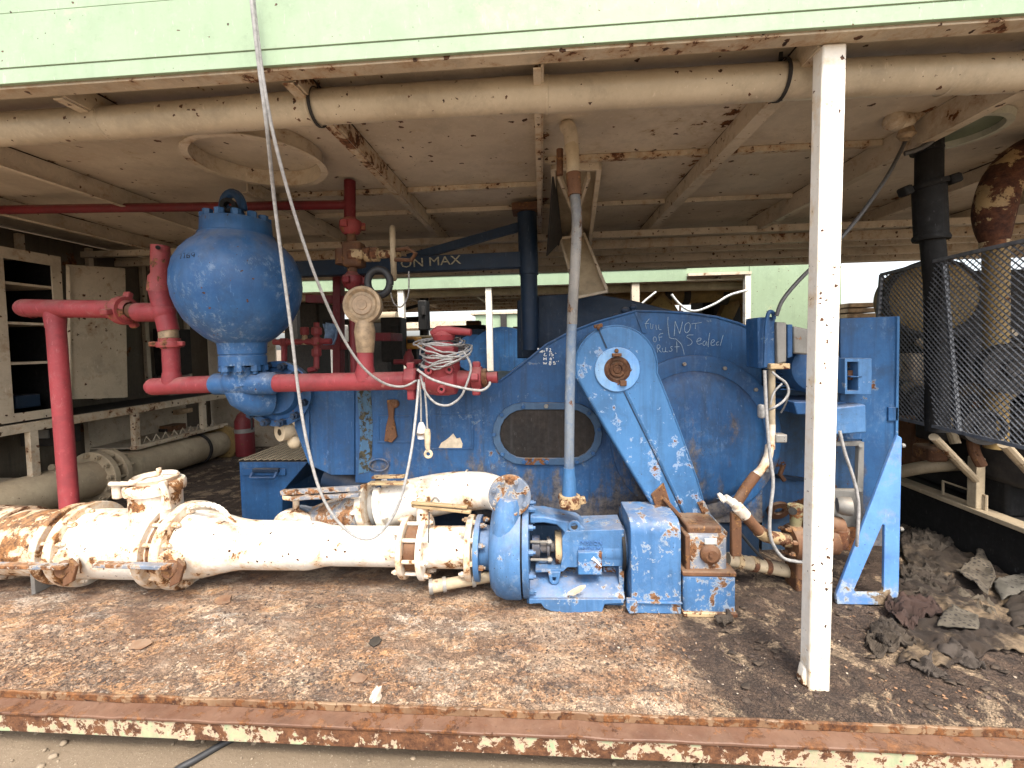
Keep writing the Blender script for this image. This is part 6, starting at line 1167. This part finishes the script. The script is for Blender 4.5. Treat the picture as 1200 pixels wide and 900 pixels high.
MB().prism(pxs([(480,470),(480,400),(520,390),(560,385),(598,392),(625,388),(700,372),(760,366),(850,380),(905,388),(905,560),(480,560)], 8.6), (0,1.2,0)).build('pump_housing', M['navy'], p2, bevel=.02)
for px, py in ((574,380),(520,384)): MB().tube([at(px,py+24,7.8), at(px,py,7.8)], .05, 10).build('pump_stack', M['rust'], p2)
# junk on and around the rear pump, each its own thing
for i, (px, py, Y, w_, h_, mt, nm, lab) in enumerate((
  (497,370,7.3,10,34,'black','dark_post','black post standing beneath the rear roof near the red lever'),
  (438,372,6.9,54,12,'tan','tan_tank','long tan horizontal tank under the rear roof'),
  (400,392,6.7,10,22,'white','white_valve_box','small white valve box on the yellow pipe'),
  (462,398,5.6,24,50,'dark','dark_cabinet','dark reddish cabinet beside the bronze gauge'),
  (481,402,5.8,22,14,'orange','orange_bracket','small orange bracket assembly behind the coil of cable'),
  (340,330,6.9,16,10,'orange','orange_housing','rusty orange machine housing behind the dampener'),
  )):
    s = mpp(px,py,Y); c = at(px,py,Y); t_ = thing(nm, lab, nm.replace('_',' '), c)
    if nm == 'tan_tank': MB().cyl(c-V(w_*s/2,0,0), c+V(w_*s/2,0,0), h_*s/2, 18).build('tank_shell', M[mt], t_); MB().box(c-V(0,0,.4), (w_*s*.7,.3,.6)).build('tank_stand', M['dark'], t_)
    else:
        MB().box(c, (w_*s, .25, h_*s)).build('body', M[mt], t_, bevel=.02); MB().box(c+V(w_*s*.2,-.14,h_*s*.15), (w_*s*.35,.06,h_*s*.3)).build('cover', M['dark'], t_, bevel=.01); MB().box(c-V(0,-.1,h_*s/2+.5), (w_*s*.5,.1,1.0)).build('stand', M['dark'], t_)
yp = thing('yellow_pipe', 'short dull yellow pipe beside the dark cabinet', 'pipe', at(480,397,6.2)); MB().cyl(at(463,397,6.2), at(506,396,6.2), 3*mpp(480,397,6.2), 12).build('pipe', M['yellow'], yp)
rv2 = thing('rear_red_valve', 'small bright red valve seen between gauge and cable coil', 'valve', at(478,428,4.2)); s = mpp(478,424,4.2)
MB().tube([at(462,424,4.2), at(494,424,4.2)], 3*s, 12).build('valve_pipe', M['red'], rv2); MB().lathe([(3*s,-.06),(6*s,-.04),(6*s,.04),(3*s,.1)], at(479,423,4.2), (0,0,1), 16).build('valve_body', M['red'], rv2); MB().tube([at(479,420,4.2), at(480,409,4.2)], 2.4*s, 10).build('valve_stem', M['red'], rv2)
# stack of weathered boards beyond the end plate
ps = thing('board_stack', 'stack of weathered plywood boards on a dark crate beyond the end plate', 'boards', at(1008,372,6.1))
for k in range(3):
    a, b = at(993-k,371-k*6,6.1), at(1031-k*.5,368-k*6,6.1); s = mpp(1000,365,6.1)
    MB().bb(a.x, b.x, 6.1-.03*k, 6.9, a.z-1.5*s, a.z+3.4*s).build('board', M['wood'], ps, bevel=.004)
a, b = at(994,374,6.15), at(1028,374,6.15); MB().bb(a.x, b.x, 6.15, 6.85, -.1, a.z-.03).build('crate', M['dark'], ps)
# third row of sheds beyond
h3 = thing('far_green_shed', 'distant pale green shed wall beyond the rear shelter', 'shed', (0, 17, 0)); a, b = at(557,365,17), at(612,395,17)
MB().bb(a.x, b.x, 17, 17.3, -.2, 2.6).build('wall', M['green'], h3); MB().bb(a.x-.2, b.x+.2, 16.9, 20, 2.6, 2.7).build('roof', M['cream'], h3)
for px in (582,): MB().bb(at(px,0,16.9).x-.12, at(px,0,16.9).x+.12, 16.85, 16.98, -.2, 2.6).build('door_frame', M['dark'], h3)
h4 = thing('far_cream_shed', 'distant cream shed with dark openings beyond the tan tank', 'shed', (-6, 19, 0)); a, b = at(300,370,19), at(553,395,19)
MB().bb(a.x, b.x, 19, 22, 2.2, 2.5).build('roof', M['cream'], h4)
for i in range(7): MB().bb(a.x+(b.x-a.x)*i/6.2, a.x+(b.x-a.x)*i/6.2+.35, 19.1, 19.4, -.2, 2.2).build('wall_bay', M['gray'], h4)
# black tube standing in for a flat dark ground stain by the skid edge
cable('ground_stain_tube', 'black tube in place of a flat dark ground stain under the deck edge', [V(q_.x,q_.y,GZ+.02) for q_ in [atZ(px,py,GZ) for px,py in ((300,862),(272,872),(250,884),(228,897),(205,910),(180,935))]], .013, 'rubber')
# ------------------------------------------------------------------ clods and torn scraps trampled into the dirt at the right
m = MB()
for i in range(360):
    x = random.uniform(.75, 2.55); y = random.uniform(1.62, 2.75)
    if noise.noise(Vector((x*2.1, y*2.7, 4))) < -.12: continue
    r = random.choice((.004,.005,.006,.008,.012)); z = deckh(x, y)
    a = len(m.v); m.sphere((x, y, z+r*.25), r, 7, 5, (random.uniform(.8,1.9), random.uniform(.7,1.3), random.uniform(.2,.4)))
    for v in m.v[a:]: v += V(1,.7,.5)*(r*.6*noise.noise(v*70))
tag(m.build('dirt_clods', plain('dark_dirt_clods', (.06,.040,.027), .95, 0, .6, 40, .6), smooth=50), kind='stuff')
m = MB()
for i in range(150):
    x = random.uniform(.7, 2.5); y = random.uniform(1.62, 2.6); s = random.uniform(.006, .026); a0 = random.uniform(0, 6.3); z = deckh(x, y)+.004
    n = 6; k = []
    for j in range(n):
        a = a0+6.283*j/n; q = V(x+s*random.uniform(.5,1.4)*math.cos(a), y+s*random.uniform(.3,.9)*math.sin(a), z+random.uniform(0, s*.5)); k.append(q)
    m.add(k+[V(x,y,z+s*.25)], [(j, (j+1)%n, n) for j in range(n)])
tag(m.build('torn_scraps', plain('torn_scrap_cloth', (.065,.045,.030), .95, 0, .7, 25, .6), smooth=30, solid=.002), kind='stuff')
for i, (poly, h, c_, lab) in enumerate((
  ([(1062,628),(1100,612),(1128,640),(1080,655)], .07, (.065,.05,.036), 'dusty bulging bundle of cloth close behind the gusset'),
  ([(1010,752),(1044,738),(1066,756),(1028,770)], .04, (.08,.06,.042), 'small round pad of muddy cloth in front of the gusset'),
  ([(1120,700),(1160,705),(1170,728),(1130,722)], .05, (.12,.095,.065), 'bleached crumpled rag between the two perforated mats'),
  ([(1055,668),(1100,655),(1120,690),(1070,702)], .04, (.07,.053,.037), 'creased brown sheet folded across the middle of the tarp'))):
    cloth('crumpled_cloth', lab, poly, h, 80+i*7, fabric('crumpled_cloth_%s' % 'abcd'[i], c_), 'rag', 36, fold=.04, fr=13)
# ------------------------------------------------------------------ more machinery in the rear shelter
rj = thing('rear_jib', 'black jib post and arm beneath the far roof of the rear shelter', 'crane', at(497,400,9.5))
MB().cyl(at(497,400,9.5), at(497,349,9.5), 5*mpp(497,370,9.5), 14).build('mast', M['black'], rj); MB().bar(at(497,374,9.5), at(380,378,9.5), .12, .12).build('arm', M['black'], rj); MB().bar(at(496,356,9.5), at(440,373,9.5), .08, .06).build('brace', M['black'], rj)
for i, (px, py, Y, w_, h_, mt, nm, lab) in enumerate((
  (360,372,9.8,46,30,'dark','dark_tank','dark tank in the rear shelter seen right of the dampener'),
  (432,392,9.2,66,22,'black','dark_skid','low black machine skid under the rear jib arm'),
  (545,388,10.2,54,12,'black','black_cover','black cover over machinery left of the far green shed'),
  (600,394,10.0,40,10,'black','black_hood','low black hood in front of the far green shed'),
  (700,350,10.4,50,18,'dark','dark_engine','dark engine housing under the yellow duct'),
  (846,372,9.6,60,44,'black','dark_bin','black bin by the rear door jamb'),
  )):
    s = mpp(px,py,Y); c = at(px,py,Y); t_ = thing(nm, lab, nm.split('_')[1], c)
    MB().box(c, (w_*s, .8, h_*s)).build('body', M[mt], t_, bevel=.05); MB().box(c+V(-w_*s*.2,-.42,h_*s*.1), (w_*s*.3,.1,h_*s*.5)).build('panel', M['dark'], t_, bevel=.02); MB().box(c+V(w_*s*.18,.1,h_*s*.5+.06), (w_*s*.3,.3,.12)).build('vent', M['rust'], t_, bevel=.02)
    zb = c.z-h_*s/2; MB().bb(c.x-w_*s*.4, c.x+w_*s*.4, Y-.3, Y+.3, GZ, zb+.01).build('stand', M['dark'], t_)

# ------------------------------------------------------------------ clutter in the dim left corner
for i, (px, py, Y, w_, h_, mt, nm, lab) in enumerate((
  (108,268,4.6,34,20,'dark','cable_tray','dark cable tray under the ceiling above the open cabinet door'),
  (52,272,4.0,22,16,'black','junction_box','black junction box on the wall above the steel cabinet'),
  (205,445,5.3,20,22,'white','paper_box','pale carton on the shelf below the red elbow'),
  (120,478,4.7,60,6,'gray','angle_offcut','gray steel offcut lying along the wall shelf'),
  (196,482,5.2,44,5,'wood','plank','short wooden plank lying on the shelf end'),
  (60,508,3.6,40,22,'dark','oil_tin','dark tin stored beneath the wall shelf'),
  (195,505,5.0,30,14,'rust','rusty_tin','rusty tin standing on the lower shelf tray'),
  )):
    s = mpp(px,py,Y); c = at(px,py,Y); t_ = thing(nm, lab, nm.replace('_',' '), c)
    MB().box(c, (w_*s, .22, h_*s)).build('body', M[mt], t_, bevel=.008); MB().box(c+V(w_*s*.1,-.115,h_*s*.1), (w_*s*.5,.02,h_*s*.4)).build('face', M['gray' if mt in ('dark','black') else 'dark'], t_, bevel=.004)
for pts in ([(30,258,3.9),(60,275,4.0),(85,285,4.2),(118,262,4.5)], [(45,262,3.95),(66,290,4.1),(80,288,4.2),(95,270,4.3)]):
    cable('corner_wire', 'thin loose wire looping along the dim left wall ' + ('below the ceiling' if pts[0][0] == 30 else 'beside the black box'), [at(*q_) for q_ in pts], .005, 'cable_dark')
